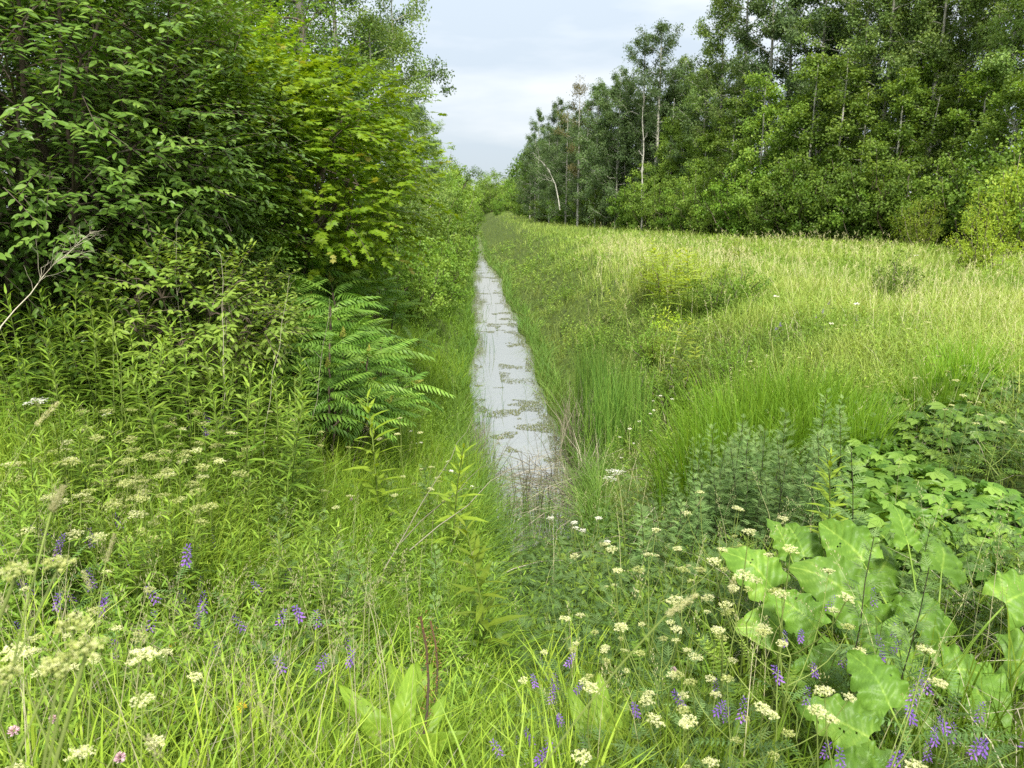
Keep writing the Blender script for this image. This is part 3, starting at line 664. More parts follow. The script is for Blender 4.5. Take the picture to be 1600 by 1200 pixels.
for (px, d, h, lab) in [(836, 92, 9.5, 'dense dark poplar at the very left end of the right woods'), (858, 84, 9.8, 'dense dark poplar behind the leaning pale tree'), (884, 78, 10.6, 'dense dark poplar left of the thin browning tree'), (915, 73, 10.8, 'dense dark poplar right of the thin browning tree, full to the ground'), (945, 68, 11.2, 'dense dark poplar below the rounded crowns left of the twin poplars'), (975, 66, 11.6, 'dense dark poplar directly left of the twin tall poplars'), (1030, 63, 9.5, 'dense dark poplar behind the three slim pale bare trunks'), (1066, 60, 10.6, 'dense poplar right of the three slim pale bare trunks'), (1092, 56, 11.0, 'dense poplar in the dip before the high right woods')]:
    aspen(px, d, h, DUND, lab, 'dense poplars at the left of the right woods', 'tree', 1.0, 10.0)
und = [(1098, 53, 6.6), (1140, 48, 8.0), (1185, 46, 9.2), (1232, 44, 7.6), (1262, 43, 9.6), (1305, 41, 9.2), (1340, 40, 7.5), (1395, 38.5, 8.2), (1440, 40, 9.2), (1478, 37, 7.4), (1520, 35.5, 8.4), (1565, 33, 7.2), (1615, 31, 8), (1062, 57, 5.6), (1010, 60, 5.0), (1700, 30, 8)]
undl = ['low young aspen left of the tallest ones at the left of the high woods', 'young aspen with a dense cone crown below the left shoulder of the high woods', 'tall young aspen in front of the dark pale trunked aspens', 'short young aspen under the sky gaps of the right woods', 'tall bright young aspen under the forked pale trunk', 'tall young aspen in the middle of the right woods front', 'shorter young aspen just left of the clear dark trunk gap', 'young aspen left beside the tree with the clear dark trunk', 'young aspen whose crown tops the clear dark trunk', 'short young aspen just right of the clear dark trunk', 'young aspen between the clear dark trunk and the right edge trees', 'short young aspen behind the bright lime shrub at the right edge', 'young aspen at the right edge of the photo', 'small young aspen below the dip in the treeline', 'small young aspen below the twin tall poplars', 'young aspen just outside the right edge']
for (px, d, h), lab in zip(und, undl): aspen(px, d, h, UND, lab, 'young aspens in front of the right woods', 'tree', 1.2, 7.0)
bushes = [(850, 88, 3.4), (880, 80, 3.6), (915, 73, 3.4), (950, 68, 4.2), (985, 63, 3.9), (1012, 60, 4.6), (1045, 56, 4.2), (1078, 53, 4.0), (1105, 50.5, 4.6), (1140, 47.5, 3.0), (1165, 46, 5.0), (1200, 44.5, 4.6), (1232, 43, 4.2), (1262, 41.5, 5.0), (1292, 40.5, 4.3), (1325, 39.5, 4.8), (1352, 38.5, 4.2), (1385, 37.5, 5.0), (1412, 37, 3.4), (1462, 36, 3.6), (1490, 35, 4.4), (1520, 34, 4.2), (1548, 32.5, 4.6), (1590, 30.5, 4.4), (1625, 29, 4.4), (1680, 27, 4.6)]
for i, (px, d, h) in enumerate(bushes):
    lab = '%s bush, number %d from the left along the foot of the right woods' % (['bright green', 'deep green', 'mid green'][i % 3], i + 1)
    aspen(px, d, h, [BUSH[i % 4], DBUSH[i % 3], BUSH[(i + 2) % 4]][i % 3:i % 3 + 1], lab, 'bushes at the foot of the right woods', 'bush', 1.0, 3.4)
for i in range(16):
    y = U(30, 95); x = woodx(y) + U(2.5, 6); DBUSH[i % 3].put((x, y, float(gz(x, y))), U(0, 6.28), U(1.1, 1.7), 'dark bush in the shade behind the front bushes of the right woods', 'bush', 'shaded bushes inside the right woods')
for (px, d, h, lab) in [(1600, 27.5, 3.9, 'tall bright lime shrub at the right edge in front of the woods'), (1540, 22, 2.0, 'yellow green shrub with a pointed top in the right field'), (1440, 33, 2.4, 'yellow tinged shrub at the foot of the woods right of the clear trunk'), (945, 69, 2.4, 'small bright yellow green bush at the foot of the dark poplars')]:
    x, y, z = at(px, d); LIME[int(d) % 2].put((x, y, z), U(0, 6), h / 2.0, lab, 'shrub')

for i in range(14):
    y = U(31, 62); x = woodx(y) + U(2.5, 5); UND[i % 4].put((x, y, float(gz(x, y))), U(0, 6), U(.7, 1.15), 'young aspen filling the gap between the front trees of the right woods', 'tree', 'young aspens inside the right woods')
# leaning pale birch at the left end of the right woods
def bare_limb(name, label, P0, P1, bow, nb, r, cat='tree', matn='pale', L=.35, tw=3):
    root = empty(name, P0); mb = MB(); P = curve((0, 0, 0), np.array(P1) - P0, bow, 9, .02 * np.linalg.norm(np.array(P1) - P0) * .3); tube(mb, P, np.linspace(r, r * .25, 9), 6, U(.5, .9))
    ax = P[-1] - P[0]
    for i in range(nb):
        k = 3 + i % 6; b = P[k] + (P[min(8, k + 1)] - P[k]) * U(0, 1); dv = nrm(rvec(1)[0] * .8 + nrm(ax) * .9); l = np.linalg.norm(ax) * L * U(.4, 1.0) * (1.3 - k / 9)
        T = MB(); Q = curve(b, b + dv * l, (0, 0, .05 * l), 5, .03 * l); tube(T, Q, np.linspace(r * .35, r * .08, 5), 4, U(.4, .9))
        for j in range(tw):
            q = Q[2 + j % 3]; tube(T, curve(q, q + nrm(dv + rvec(1)[0] * .8) * l * .4, (0, 0, 0), 3), np.linspace(r * .14, r * .05, 3), 3, U(.4, .9))
        T.build('branch', M[matn], root)
    mb.build('trunk' if cat == 'tree' else 'stem', M[matn], root, True)
    tag(root, label, cat); kids(root); return root
x, y, z = at(868, 78); bare_limb('leaning_tree', 'bare pale tree leaning left at the left end of the right woods', (x, y - 4, z + 1.5), (x - 2.4, y - 4.5, z + 6.2), (.45, 0, .6), 7, .065)
x, y, z = at(1592, 33.5); bare_limb('bare_aspen', 'bare pale upright trunk with forked limbs near the right edge', (x, y, z), (x - .1, y, z + 11.5), (-.5, 0, 0), 7, .09, L=.14)
x, y, z = at(1434, 38.6); bare_limb('bare_aspen', 'slim dark bare trunk standing clear of the bushes in the right woods', (x, y, z), (x + .5, y, z + 7.2), (-.1, 0, 0), 5, .075, matn='bark', L=.1)
x, y, z = at(1003, 59.5); bare_limb('bare_aspen', 'left one of three slim pale bare trunks in the middle of the right woods', (x, y, z), (x - .2, y, z + 9), (.1, 0, 0), 3, .07, L=.1)
x, y, z = at(1036, 59); bare_limb('bare_aspen', 'middle one of three slim pale bare trunks, slightly leaning right', (x, y, z), (x + .5, y, z + 9.5), (.1, 0, 0), 4, .07, L=.14)
x, y, z = at(1059, 57.5); bare_limb('bare_aspen', 'right and shortest one of three slim pale bare trunks', (x, y, z), (x + .05, y, z + 6.6), (0, 0, 0), 3, .06, L=.1)

# far trees closing the view at the end of the ditch
far = [(735, 190, 7), (752, 215, 8.5), (770, 200, 8.2), (790, 210, 8.6), (808, 185, 8.2), (826, 170, 9.5), (715, 150, 7.5), (842, 130, 10), (700, 120, 8), (858, 112, 10), (690, 240, 9), (778, 150, 3.4), (812, 140, 4.2), (742, 165, 3.6), (760, 235, 9), (800, 240, 9)]
for i, (px, d, h) in enumerate(far):
    x, y, z = at(px, d); s = h * 1.25 / 3.4
    [BUSH[i % 4], DBUSH[i % 3]][i % 2].put((x, y, z), U(0, 6), (s * .85, s * .85, s), 'far rounded tree number %d from the left of those closing the end of the ditch' % (1 + sorted(f[0] for f in far).index(px)), 'tree', 'far trees at the end of the ditch')

# --- left side, from near to far
DOG = [make_spray_shrub('dogwood_shrub', (1.75, 1.6, 2.2), 2.6, 30, 2000, 11, .42, .085, 'dogwood', OVAL, droop=.22, dead=10),
       make_spray_shrub('dogwood_shrub', (1.6, 1.6, 1.9), 2.3, 26, 1900, 11, .4, .08, 'dogwood', OVAL, droop=.22, dead=10)]
VINE = make_spray_shrub('buckthorn_shrub', (1.3, 1.3, 1.8), 2.3, 24, 1700, 11, .34, .055, 'vine', t_leaf(.6), droop=.3)
MAPLE = make_spray_shrub('maple_tree', (1.9, 1.7, 2.2), 3.1, 40, 2600, 10, .4, .09, 'maple', LOBED, (.3, .9), .45, .07, 2, .36, rn=.9)
YSHR = make_spray_shrub('sapling_shrub', (.8, .6, .5), 1.25, 14, 420, 9, .3, .075, 'shrub', OVAL, (.4, .95), .3, 0, 0)
def putat(pr, px, d, s, label, cat, group=None, dz=0.0, rz=None):
    x, y, z = at(px, d); return pr.put((x, y, z + dz), U(0, 6.28) if rz is None else rz, s, label, cat, group)
putat(DOG[0], 60, 6.6, 1.0, 'dark green dogwood shrub in the upper left corner with large oval leaves', 'shrub', 'dark dogwood shrubs on the left')
putat(DOG[1], 185, 7.6, 1.0, 'dark dogwood shrub right of the corner one, arching toward the ditch', 'shrub', 'dark dogwood shrubs on the left')
putat(DOG[0], -120, 6.4, 1.0, 'dark dogwood shrub cut by the left edge of the photo', 'shrub', 'dark dogwood shrubs on the left')
putat(DOG[1], 110, 9.0, 1.3, 'tall dark dogwood shrub behind the corner ones', 'shrub', 'dark dogwood shrubs on the left')
putat(VINE, 255, 8.6, 1.0, 'small leaved mid green shrub between the dogwoods and the yellow green maple', 'shrub', 'small leaved shrubs on the left')
putat(VINE, 255, 10.8, 1.35, 'taller small leaved shrub behind the first one beside the maple', 'shrub', 'small leaved shrubs on the left')
putat(VINE, 520, 14.5, .9, 'small leaved shrub low behind the sumac and below the maple', 'shrub', 'small leaved shrubs on the left')
putat(MAPLE, 400, 9.7, (1.1, 1.1, .78), 'nearer yellow green maple with reddish young tips above the sumac', 'tree')
putat(MAPLE, 345, 11.4, (1.05, 1.05, .88), 'yellow green maple behind and left of the first, its top out of the photo', 'tree')
putat(VINE, 420, 13.0, 1.4, 'dark shrub filling in behind the two yellow green maples', 'shrub', 'small leaved shrubs on the left')
for px, d, s, lab in [(30, 7.0, .62, 'low leafy shrub under the corner dogwood behind the leafy herb bed'), (130, 7.1, .6, 'low leafy shrub second from the left behind the leafy herb bed'), (235, 7.0, .58, 'low leafy shrub third from the left behind the leafy herb bed'), (300, 7.6, .6, 'low leafy shrub between the herb bed and the sumac')]: putat(VINE, px, d, s, lab, 'shrub', 'small leaved shrubs on the left')
putat(YSHR, 275, 6.0, .95, 'light green leafy sapling in front of the dark gap under the dogwoods', 'shrub', 'leafy saplings on the left')
putat(YSHR, 335, 6.9, .9, 'light green leafy sapling just left of the sumac', 'shrub', 'leafy saplings on the left')

LPOP = make_tree('poplar_tree', 14, .22, 3.1, 22, 42000, .62, .095, 'aspend', 'bark', tint=(0, .6), profile='round', up=.6, r0=.17, bare=4)
YPOP = make_tree('young_poplar', 9, .1, 1.6, 24, 17000, .5, .085, 'aspen', 'pale', profile='tall', up=.6, r0=.07)
putat(LPOP, 484, 21, 1.0, 'large dark poplar with a grey trunk rising behind the yellow green maple', 'tree', 'poplars behind the left shrubs')
putat(LPOP, 535, 31, .93, 'dark poplar behind the young poplar, one limb reaching out to the sky', 'tree', 'poplars behind the left shrubs')
putat(LPOP, 650, 46, .56, 'dark poplar farther along the left bank, its right side against the sky', 'tree', 'poplars behind the left shrubs')
putat(LPOP, 300, 20, 1.0, 'dark poplar hidden behind the maple and the dogwoods', 'tree', 'poplars behind the left shrubs')
putat(LPOP, 60, 18, 1.0, 'dark poplar behind the dogwoods at the left edge', 'tree', 'poplars behind the left shrubs')
putat(YPOP, 620, 26, (.85, .85, .97), 'slender mid green young poplar between the maple and the sky', 'tree', 'young poplars on the left bank')
putat(YPOP, 585, 22, .75, 'shorter young poplar directly right of the maple', 'tree', 'young poplars on the left bank')
putat(YPOP, 668, 36, .64, 'young poplar on the left bank beyond the slender one', 'tree', 'young poplars on the left bank')
lb = [(640, 18.5, .75), (668, 22, .8), (688, 27, .85), (700, 33, .95), (706, 41, 1.05), (712, 52, 1.2), (716, 64, 1.3), (722, 78, 1.2), (727, 95, 1.1), (585, 17, .9), (610, 24, 1.2), (650, 30, 1.4), (680, 44, 1.5), (694, 58, 1.7), (706, 85, 1.7)]
for i, (px, d, s) in enumerate(lb):
    (DBUSH[i % 3] if i % 2 else BUSH[i % 4]).put((*at(px, d)[:2], at(px, d)[2]), U(0, 6), s * .85, '%s bush number %d from the left in the row along the left bank' % ('dark' if i % 2 else 'bright green', 1 + sorted(b[0] for b in lb).index(px)), 'bush', 'bushes along the left bank')
v = ray(678, 118) * 30; lx, ly, lz = v[0], v[1], v[2] + CAMZ
bt = empty('leafy_limb', (lx - 2.3, ly, lz - 1.0)); mb = MB(); P = curve((0, 0, 0), (2.7, 0, 1.0), (0, 0, .3), 8, .04); tube(mb, P, np.linspace(.05, .012, 8), 5); mb.build('stem', M['bark'], bt, True)
mb = MB(); crown_leaves(mb, np.array([P[-1], P[-2], P[-1] + [.1, 0, -.5], P[5], P[-1] + [-.4, .2, .4], P[4], P[3]]), np.array([.8, 1, .7, 1, .9, 1, 1]), 1100, .5, .1, KITE); mb.build('foliage', M['aspend'], bt)
tag(bt, 'dark leafy poplar limb reaching out against the sky above the left bank', 'branch')
x, y, z = at(742, 48)
bt = empty('overhanging_branch', (x - 1.6, y, z + 1.2)); mb = MB(); P = curve((0, 0, 0), (1.65, .1, 4.4), (-.4, 0, .3), 8, .04); tube(mb, P, np.linspace(.05, .012, 8), 5); mb.build('stem', M['twig'], bt, True)
mb = MB(); crown_leaves(mb, np.array([P[-1], P[-1] + [-.35, 0, -.15], P[-1] + [.25, 0, -.2], P[-2]]), np.array([1, .9, .8, .5]), 420, .4, .1, KITE); mb.build('foliage', M['aspend'], bt)
tag(bt, 'thin dark leafy branch leaning out over the ditch from the left bank', 'branch')

# ================================================================== SUMAC, HERBS, FLOWERS
def make_sumac(h, nst, nf=11, fl=.5, panic=True):
    root = empty('sumac_shrub'); st = MB(); fo = MB(); tips = []
    for i in range(nst):
        a = i * 2.399 + U(0, 1); q = math.sqrt((i + .4) / nst) * h * .38; b = np.array([math.cos(a), math.sin(a), 0]); hh = h * U(.72, 1.0) * (1 - .25 * (q / (h * .38)) ** 2)
        P = curve(b * .08, b * q + [0, 0, hh], (b[0] * .1, b[1] * .1, -.05), 6, .015); tube(st, P, np.linspace(.016, .009, 6), 5, U(.2, .6)); tips.append((P[-1], nrm(P[-1] - P[-2])))
        for k in range(1):
            dv = nrm(rvec(1)[0] + b * .8 + [0, 0, .6]); e = P[3 + k] + dv * h * .25; tube(st, curve(P[3 + k], e, (0, 0, -.03), 4), np.linspace(.01, .007, 4), 4, U(.2, .6)); tips.append((e, dv))
    pan = []
    for e, ax in tips:
        n = nf + int(rng.integers(-2, 3)); a = np.arange(n) * 2.399 + U(0, 6); u = np.arange(n) / n
        d = np.stack([np.cos(a), np.sin(a), .05 + .75 * u + U(-.15, .15, n)], 1) + ax * .2
        k3 = rng.integers(0, 3, n)
        for v in range(3):
            s = k3 == v
            if s.any(): fo.inst(FROND[v], e - ax * (.14 * (1 - u[s]))[:, None], frame(d[s], np.array([[0, 0, 1.0]]) + rvec(s.sum()) * .15, fl * U(.75, 1.15, s.sum())), np.clip(.25 + .4 * u[s] + .25 * rng.random(s.sum()), 0, 1))
        if panic and rng.random() < .4: pan.append((e, ax))
    st.build('stem', M['twig'], root, True); fo.build('foliage', M['sumac'], root)
    for e, ax in pan:
        pb = MB(); n = 230; u = rng.random(n) ** 1.1; L = U(.10, .16); rr = .042 * (1 - u) ** .8 * U(.4, 1, n); a = U(0, 6.28, n); x = nrm(np.cross(ax, [.3, .8, .1])); y = np.cross(ax, x); dv = x * np.cos(a)[:, None] + y * np.sin(a)[:, None]
        pb.inst(BUD, e + ax * (u * L + .01)[:, None] + dv * rr[:, None], frame(dv * .6 + ax * .7, ax + rvec(n) * .4, U(.010, .017, n)), U(.1, 1, n)); pb.build('flower_panicle', M['panicle'], root)
    return Proto(root)
SUM = [make_sumac(2.0, 6, 10, .45), make_sumac(1.7, 5, 10, .43), make_sumac(1.4, 5, 9, .4)]
sm = [(490, 380, 2.2, 0, 'tall sumac with yellowish panicles at the centre left below the maple'), (590, 402, 2.0, 1, 'sumac with a yellowish panicle right of the tallest sumac'), (455, 450, 1.7, 2, 'sumac with drooping fronds on the left of the sumac clump'),
      (560, 470, 1.7, 1, 'sumac in the middle of the clump with hanging leaflets'), (625, 450, 1.6, 2, 'sumac on the right of the clump toward the ditch'), (510, 530, 1.3, 2, 'low sumac at the lower left of the clump'), (590, 545, 1.3, 1, 'low sumac at the bottom of the clump'), (645, 500, 1.3, 0, 'sumac nearest the ditch edge, high on the bank'), (630, 575, 1.1, 2, 'lowest sumac at the right foot of the clump'), (640, 380, 1.8, 1, 'sumac far back under the young poplar'), (685, 430, 1.5, 0, 'sumac far back beside the ditch edge grass'), (420, 470, 1.6, 1, 'sumac at the far left of the clump beside the leafy sapling'), (545, 450, 1.6, 0, 'sumac high in the centre of the clump'), (475, 545, 1.2, 2, 'low sumac at the left foot of the clump'), (668, 540, 1.0, 2, 'small sumac leaning over the ditch edge')]
for px, py, h, v, lab in sm:
    x, y, z = place(px, py, h)
    d = 8.6 if px in (420, 545, 475) else {380: 9.2, 402: 9.4, 450: 8.4, 470: 8.0, 530: 7.2, 545: 7.3, 500: 9.0, 575: 7.6, 430: 12, 540: 8.6}.get(py, 9)
    if px == 640: d = 13
    d -= .7; x, y, z = at(px - (135 if px > 600 else 105 if px > 540 else 75), d + .3); vz = ray(px, py - 40); zt = CAMZ + vz[2] / vz[1] * d
    hh = max(.9, zt - z); SUM[v].put((x, y, z), U(0, 6.28), min(1.5, hh / [2.15, 1.85, 1.55][v]), lab, 'sumac', 'sumacs on the left bank')
# bright saplings and shrubs on the right bank and in the field
BSAP = [make_leafy('lime_sapling', 1.0, 46, .15, t_leaf(.42, .1, .25), 'lime', 'stem', .004, .6, .35, (.2, .9)), make_leafy('lime_sapling', .9, 40, .17, t_leaf(.36, .1, .25), 'lime', 'stem', .004, .6, .4, (.3, .9))]
for i, (px, py, h, lab) in enumerate([(1045, 385, 1.25, 'yellow green sapling bush highest on the right bank lip'), (1018, 402, .95, 'yellow green sapling bush left beside the highest one on the bank lip'), (1085, 392, 1.0, 'yellow green sapling bush right beside the highest one on the bank lip'), (1140, 405, .7, 'lime sapling bush at the edge of the dry grass'), (1150, 372, .9, 'lime sapling bush far in the field before the dark bushes'), (1030, 520, .55, 'lime sapling bush low on the right bank behind the lone lime sapling')]):
    x, y, z = place(px, py, h); LIME[i % 2].put((x, y, z), U(0, 6), (h / 2.0 * 1.25, h / 2.0 * 1.25, h / 2.0), lab, 'sapling', 'lime saplings on the right bank')
for i, (px, py, h, lab) in enumerate([(1035, 380, 1.5, 'large leaved lime sapling at the top of the yellow green bush on the bank lip'), (1058, 386, 1.4, 'large leaved lime sapling on the right side of the bank lip bush'), (1015, 396, 1.2, 'large leaved lime sapling on the left side of the bank lip bush'), (1082, 384, 1.4, 'large leaved lime sapling standing right of the bank lip bush'), (1060, 505, 1.15, 'bright lime sapling with large leaves low on the right bank'), (1082, 540, .8, 'small bright lime sapling just right of the larger one low on the bank'), (952, 452, .8, 'small lime sapling halfway up the right bank')]):
    x, y, z = place(px, py, h); BSAP[i % 2].put((x, y, z), U(0, 6), (h * 1.5, h * 1.5, h * 1.05), lab, 'sapling', 'lime saplings on the right bank')
FB = [make_shrub('field_shrub', 1.0, .6, 9, 2600, .2, .06, 'herb', t_leaf(.45), low=.05), make_shrub('field_shrub', .9, .65, 9, 2600, .2, .055, 'vine', t_leaf(.45), low=.05)]
for i, (px, py, h, lab) in enumerate([(1118, 418, .9, 'dark green low shrub right below the yellow green saplings on the bank lip'), (1020, 500, .8, 'low green shrub on the right bank above the reeds'), (1060, 560, .8, 'dark green low shrub beneath the bright lime sapling'), (1165, 400, .9, 'round green shrub in the field among the dry grass'), (1405, 400, .9, 'round grassy green shrub in the middle of the field'), (1000, 560, .7, 'low dark shrub close to the reeds'), (930, 500, .6, 'small green shrub halfway down the bank toward the water'), (1150, 520, .7, 'low green shrub where bank and field meet'), (890, 440, .6, 'far low shrub on the right bank')]):
    x, y, z = place(px, py, h); FB[i % 2].put((x, y, z), U(0, 6), h, lab, 'shrub', 'low shrubs on the right bank and field')
x, y, z = place(1040, 492, .7); mb = MB(); rt = empty('reddish_seedling', (x, y, z)); mb2 = MB(); tube(mb2, curve((0, 0, 0), (.03, 0, .6)), .005); mb2.build('stem', M['twig'], rt)
crown_leaves(mb, np.array([(0, 0, .5), (.15, 0, .62), (-.15, .05, .55), (0, .1, .68)]), np.ones(4), 170, .16, .06, t_leaf(.45), tint=(.55, .98)); mb.build('foliage', M['maple'], rt); tag(rt, 'orange tinged seedling on the right bank above the lime sapling', 'seedling')

# leafy willow-leaved herbs: a bed on the left, loose plants elsewhere
GOLD = [make_leafy('leafy_herb', .95, 62, .12, NARROW, 'herb', 'stem', .004, 1.0, .35) for i in range(5)]
gx = []
for i in range(190):
    px = U(-40, 440); d = U(4.4, 6.3); x, y, z = at(px, d)
    if any((x - a) ** 2 + (y - b) ** 2 < .012 for a, b in gx): continue
    gx.append((x, y)); GOLD[i % 5].put((x, y, z), U(0, 6.28), U(1.1, 1.45), 'narrow leaved green herb in the dense bed below the left shrubs', 'herb', 'leafy herbs in the bed on the left', (U(-.15, .15), U(-.15, .15)))
for i in range(46):
    px = U(880, 1150); py = U(560, 720); x, y, z = place(px, py, .5); GOLD[i % 5].put((x, y, z), U(0, 6.28), U(.45, .75), 'low narrow leaved green herb on the right bank', 'herb', 'leafy herbs on the right bank', (U(-.2, .2), U(-.2, .2)))
for i in range(130):
    px = U(-60, 480); x, y, z = at(px, U(2.9, 4.9)); GOLD[i % 5].put((x, y, z), U(0, 6.28), U(.7, .95), 'narrow leaved green herb among the umbels in the left meadow', 'herb', 'leafy herbs in the left meadow', (U(-.2, .2), U(-.2, .2)))
NEARH = make_leafy('leafy_herb', .95, 46, .17, t_leaf(.24, .1, .25, .4), 'lime', 'stem', .006, 1.0, .4, (.1, .55))
for px, py, h, lab in [(745, 812, .8, 'bright upright lance leaved herb standing alone at the centre foreground'), (690, 700, .8, 'tall lance leaved herb left of the ditch near end'), (585, 625, .85, 'lance leaved herb before the dark hollow under the sumac'), (1330, 700, 1.0, 'lance leaved herb with a dark stem rising among the creeper')]:
    d = {745: 3.5, 690: 5.0, 585: 5.6, 1330: 3.9}[px]; x, y, z = at(px, d); h = max(.6, CAMZ + ray(px, py)[2] / ray(px, py)[1] * d - z); NEARH.put((x, y, z), U(0, 6), h / .95, lab, 'herb')
MUG = [make_leafy('mugwort', 1.0, 58, .115, CUT, 'mugwort', 'dstem', .004, .7, .45, (.2, .85)) for i in range(4)]
n_ = 0
for i in range(62):
    px = U(1040, 1345); x, y, z = at(px, U(4.3, 6.0))
    MUG[i % 4].put((x, y, z), U(0, 6.28), U(.62, .98) * (.75 + .25 * min(1, (px - 1030) / 150)), 'grey green mugwort with a dark stem in the thicket left of the creeper', 'mugwort', 'mugwort thicket on the right', (U(-.12, .12), U(-.12, .12)))
for px, py, h, lab in [(1372, 850, .8, 'dark stemmed mugwort rising in front of the burdock leaves, left one of the pair'), (1418, 880, .75, 'dark stemmed mugwort rising in front of the burdock leaves, right one of the pair'), (1325, 690, 1.0, 'pale green mugwort with the highest top right of the mugwort thicket'), (1430, 810, .7, 'small mugwort before the dark hollow under the creeper'), (690, 850, .75, 'dark stemmed mugwort left of the bright upright herb in the centre'), (668, 920, .6, 'short dark stemmed mugwort at the centre foreground')]:
    x, y, z = place(px, py, h); MUG[int(px) % 4].put((x, y, z), U(0, 6), h * .98, lab, 'mugwort', 'mugworts in the foreground')
for i in range(46):
    px = U(330, 790); x, y, z = at(px, U(3.0, 6.2)); (GOLD[i % 5] if i % 3 else MUG[i % 4]).put((x, y, z), U(0, 6.28), U(.5, .85), 'narrow leaved green herb on the slope left of the water' if i % 3 else 'grey green mugwort on the slope left of the water', 'herb' if i % 3 else 'mugwort', 'herbs on the slope left of the water' if i % 3 else 'mugworts on the slope left of the water', (U(-.2, .2), U(-.2, .2)))
# tall bright grass tussocks
def make_tussock(n, h, w, r):
    mb = MB(); q = rng.normal(0, r, (n, 2)); b = np.column_stack([q, np.zeros(n)]); az = np.arctan2(q[:, 1], q[:, 0]) + U(-.7, .7, n)
    blades(mb, b, az, h * U(.55, 1.1, n), w * U(.7, 1.2, n), U(.08, .6, n), U(.2, .7, n), 0, 5); o = mb.build('grass_tussock', M['reed']); return Proto(o)
TUS = [make_tussock(330, 1.0, .011, .16) for i in range(3)]; tl = []
for i, (px, py, h) in enumerate([(1180, 620, 1.0), (1215, 590, 1.1), (1250, 585, 1.15), (1290, 575, 1.2), (1325, 580, 1.15), (1365, 595, 1.1), (1400, 610, 1.05), (1240, 630, .95), (1300, 625, 1.0), (1350, 640, .95), (1425, 640, .9), (1160, 645, .8), (1560, 590, .9), (1590, 570, 1.0), (1530, 610, .8)]):
    x, y, z = at(px - 35, 6.2 + (640 - py) / 60); h = max(.8, CAMZ + ray(px, py - 38)[2] / ray(px, py - 38)[1] * y - z); o = TUS[i % 3].put((x, y, z), U(0, 6), h, 'bright tall grass tussock, number %d from the left above the mugwort and creeper' % (1 + sorted(q[0] for q in [(1180,), (1215,), (1250,), (1290,), (1325,), (1365,), (1400,), (1240,), (1300,), (1350,), (1425,), (1160,), (1560,), (1590,), (1530,)]).index(px)), 'grass', 'tall grass tussocks on the right')
for mt in [t.root.data.materials for t in TUS]: mt[0] = M['lush']
# virginia creeper mounds on the right
def make_creeper(n, rx, ry, h):
    root = empty('creeper_vine'); fo = MB(); st = MB(); a = U(0, 6.28, n); q = np.sqrt(rng.random(n)); x = rx * q * np.cos(a); y = ry * q * np.sin(a)
    z = h * (1 - q ** 2.2) * U(.55, 1.08, n) + .04
    d = np.stack([np.cos(a) * .6, np.sin(a) * .6 - .35, U(-.9, 0, n)], 1) + rvec(n) * .5; nn = np.stack([x / rx * .8, y / ry * .8 - .55, 0 * x + .8], 1) + rvec(n) * .55
    fo.inst(PALM, np.stack([x, y, z], 1), frame(d, nn, U(.085, .14, n)), U(.05, .8, n))
    for k in range(16): b = U(0, 6.28); tube(st, curve((0, 0, 0), (rx * .85 * math.cos(b), ry * .85 * math.sin(b), h * .3), (0, 0, h * .45), 7, .03), .004, 4, U(.3, .8))
    st.build('stem', M['twig'], root); fo.build('foliage', M['creeper'], root); return Proto(root)
CRP = [make_creeper(420, .62, .5, .62), make_creeper(390, .55, .5, .55)]
for i, (px, py, h, s, lab) in enumerate([(1420, 700, .6, .9, 'creeper mound with five part leaves above the dark hollow'), (1500, 740, .6, .9, 'creeper mound right of the dark hollow hanging low'), (1555, 690, .6, 1.0, 'creeper mound at the right edge above the others'), (1440, 640, .5, .9, 'creeper growing behind the mound above the hollow, beside the tussocks'), (1570, 640, .5, 1.0, 'farther creeper mound at the right edge'), (1510, 650, .5, .9, 'farther creeper mound between the tussocks and the right edge'), (1405, 760, .5, .7, 'small creeper mound directly left of the dark hollow'), (1600, 760, .5, .8, 'creeper mound cut by the right edge of the photo'), (1480, 800, .5, .8, 'nearest creeper mound just behind the right burdock'), (1570, 815, .5, .8, 'near creeper mound at the right edge behind the burdock leaves'), (1440, 790, .5, .7, 'near creeper mound over the dark hollow between the burdocks')]):
    x, y, z = at(px, 5.0 + (740 - py) / 50); h = CAMZ + ray(px, py)[2] / ray(px, py)[1] * y - z; CRP[i % 2].put((x, y, z), U(-.5, .5), (s * 1.15, s * 1.1, max(s * .6, .78 * h / .55)), lab, 'creeper', 'creeper mounds on the right')
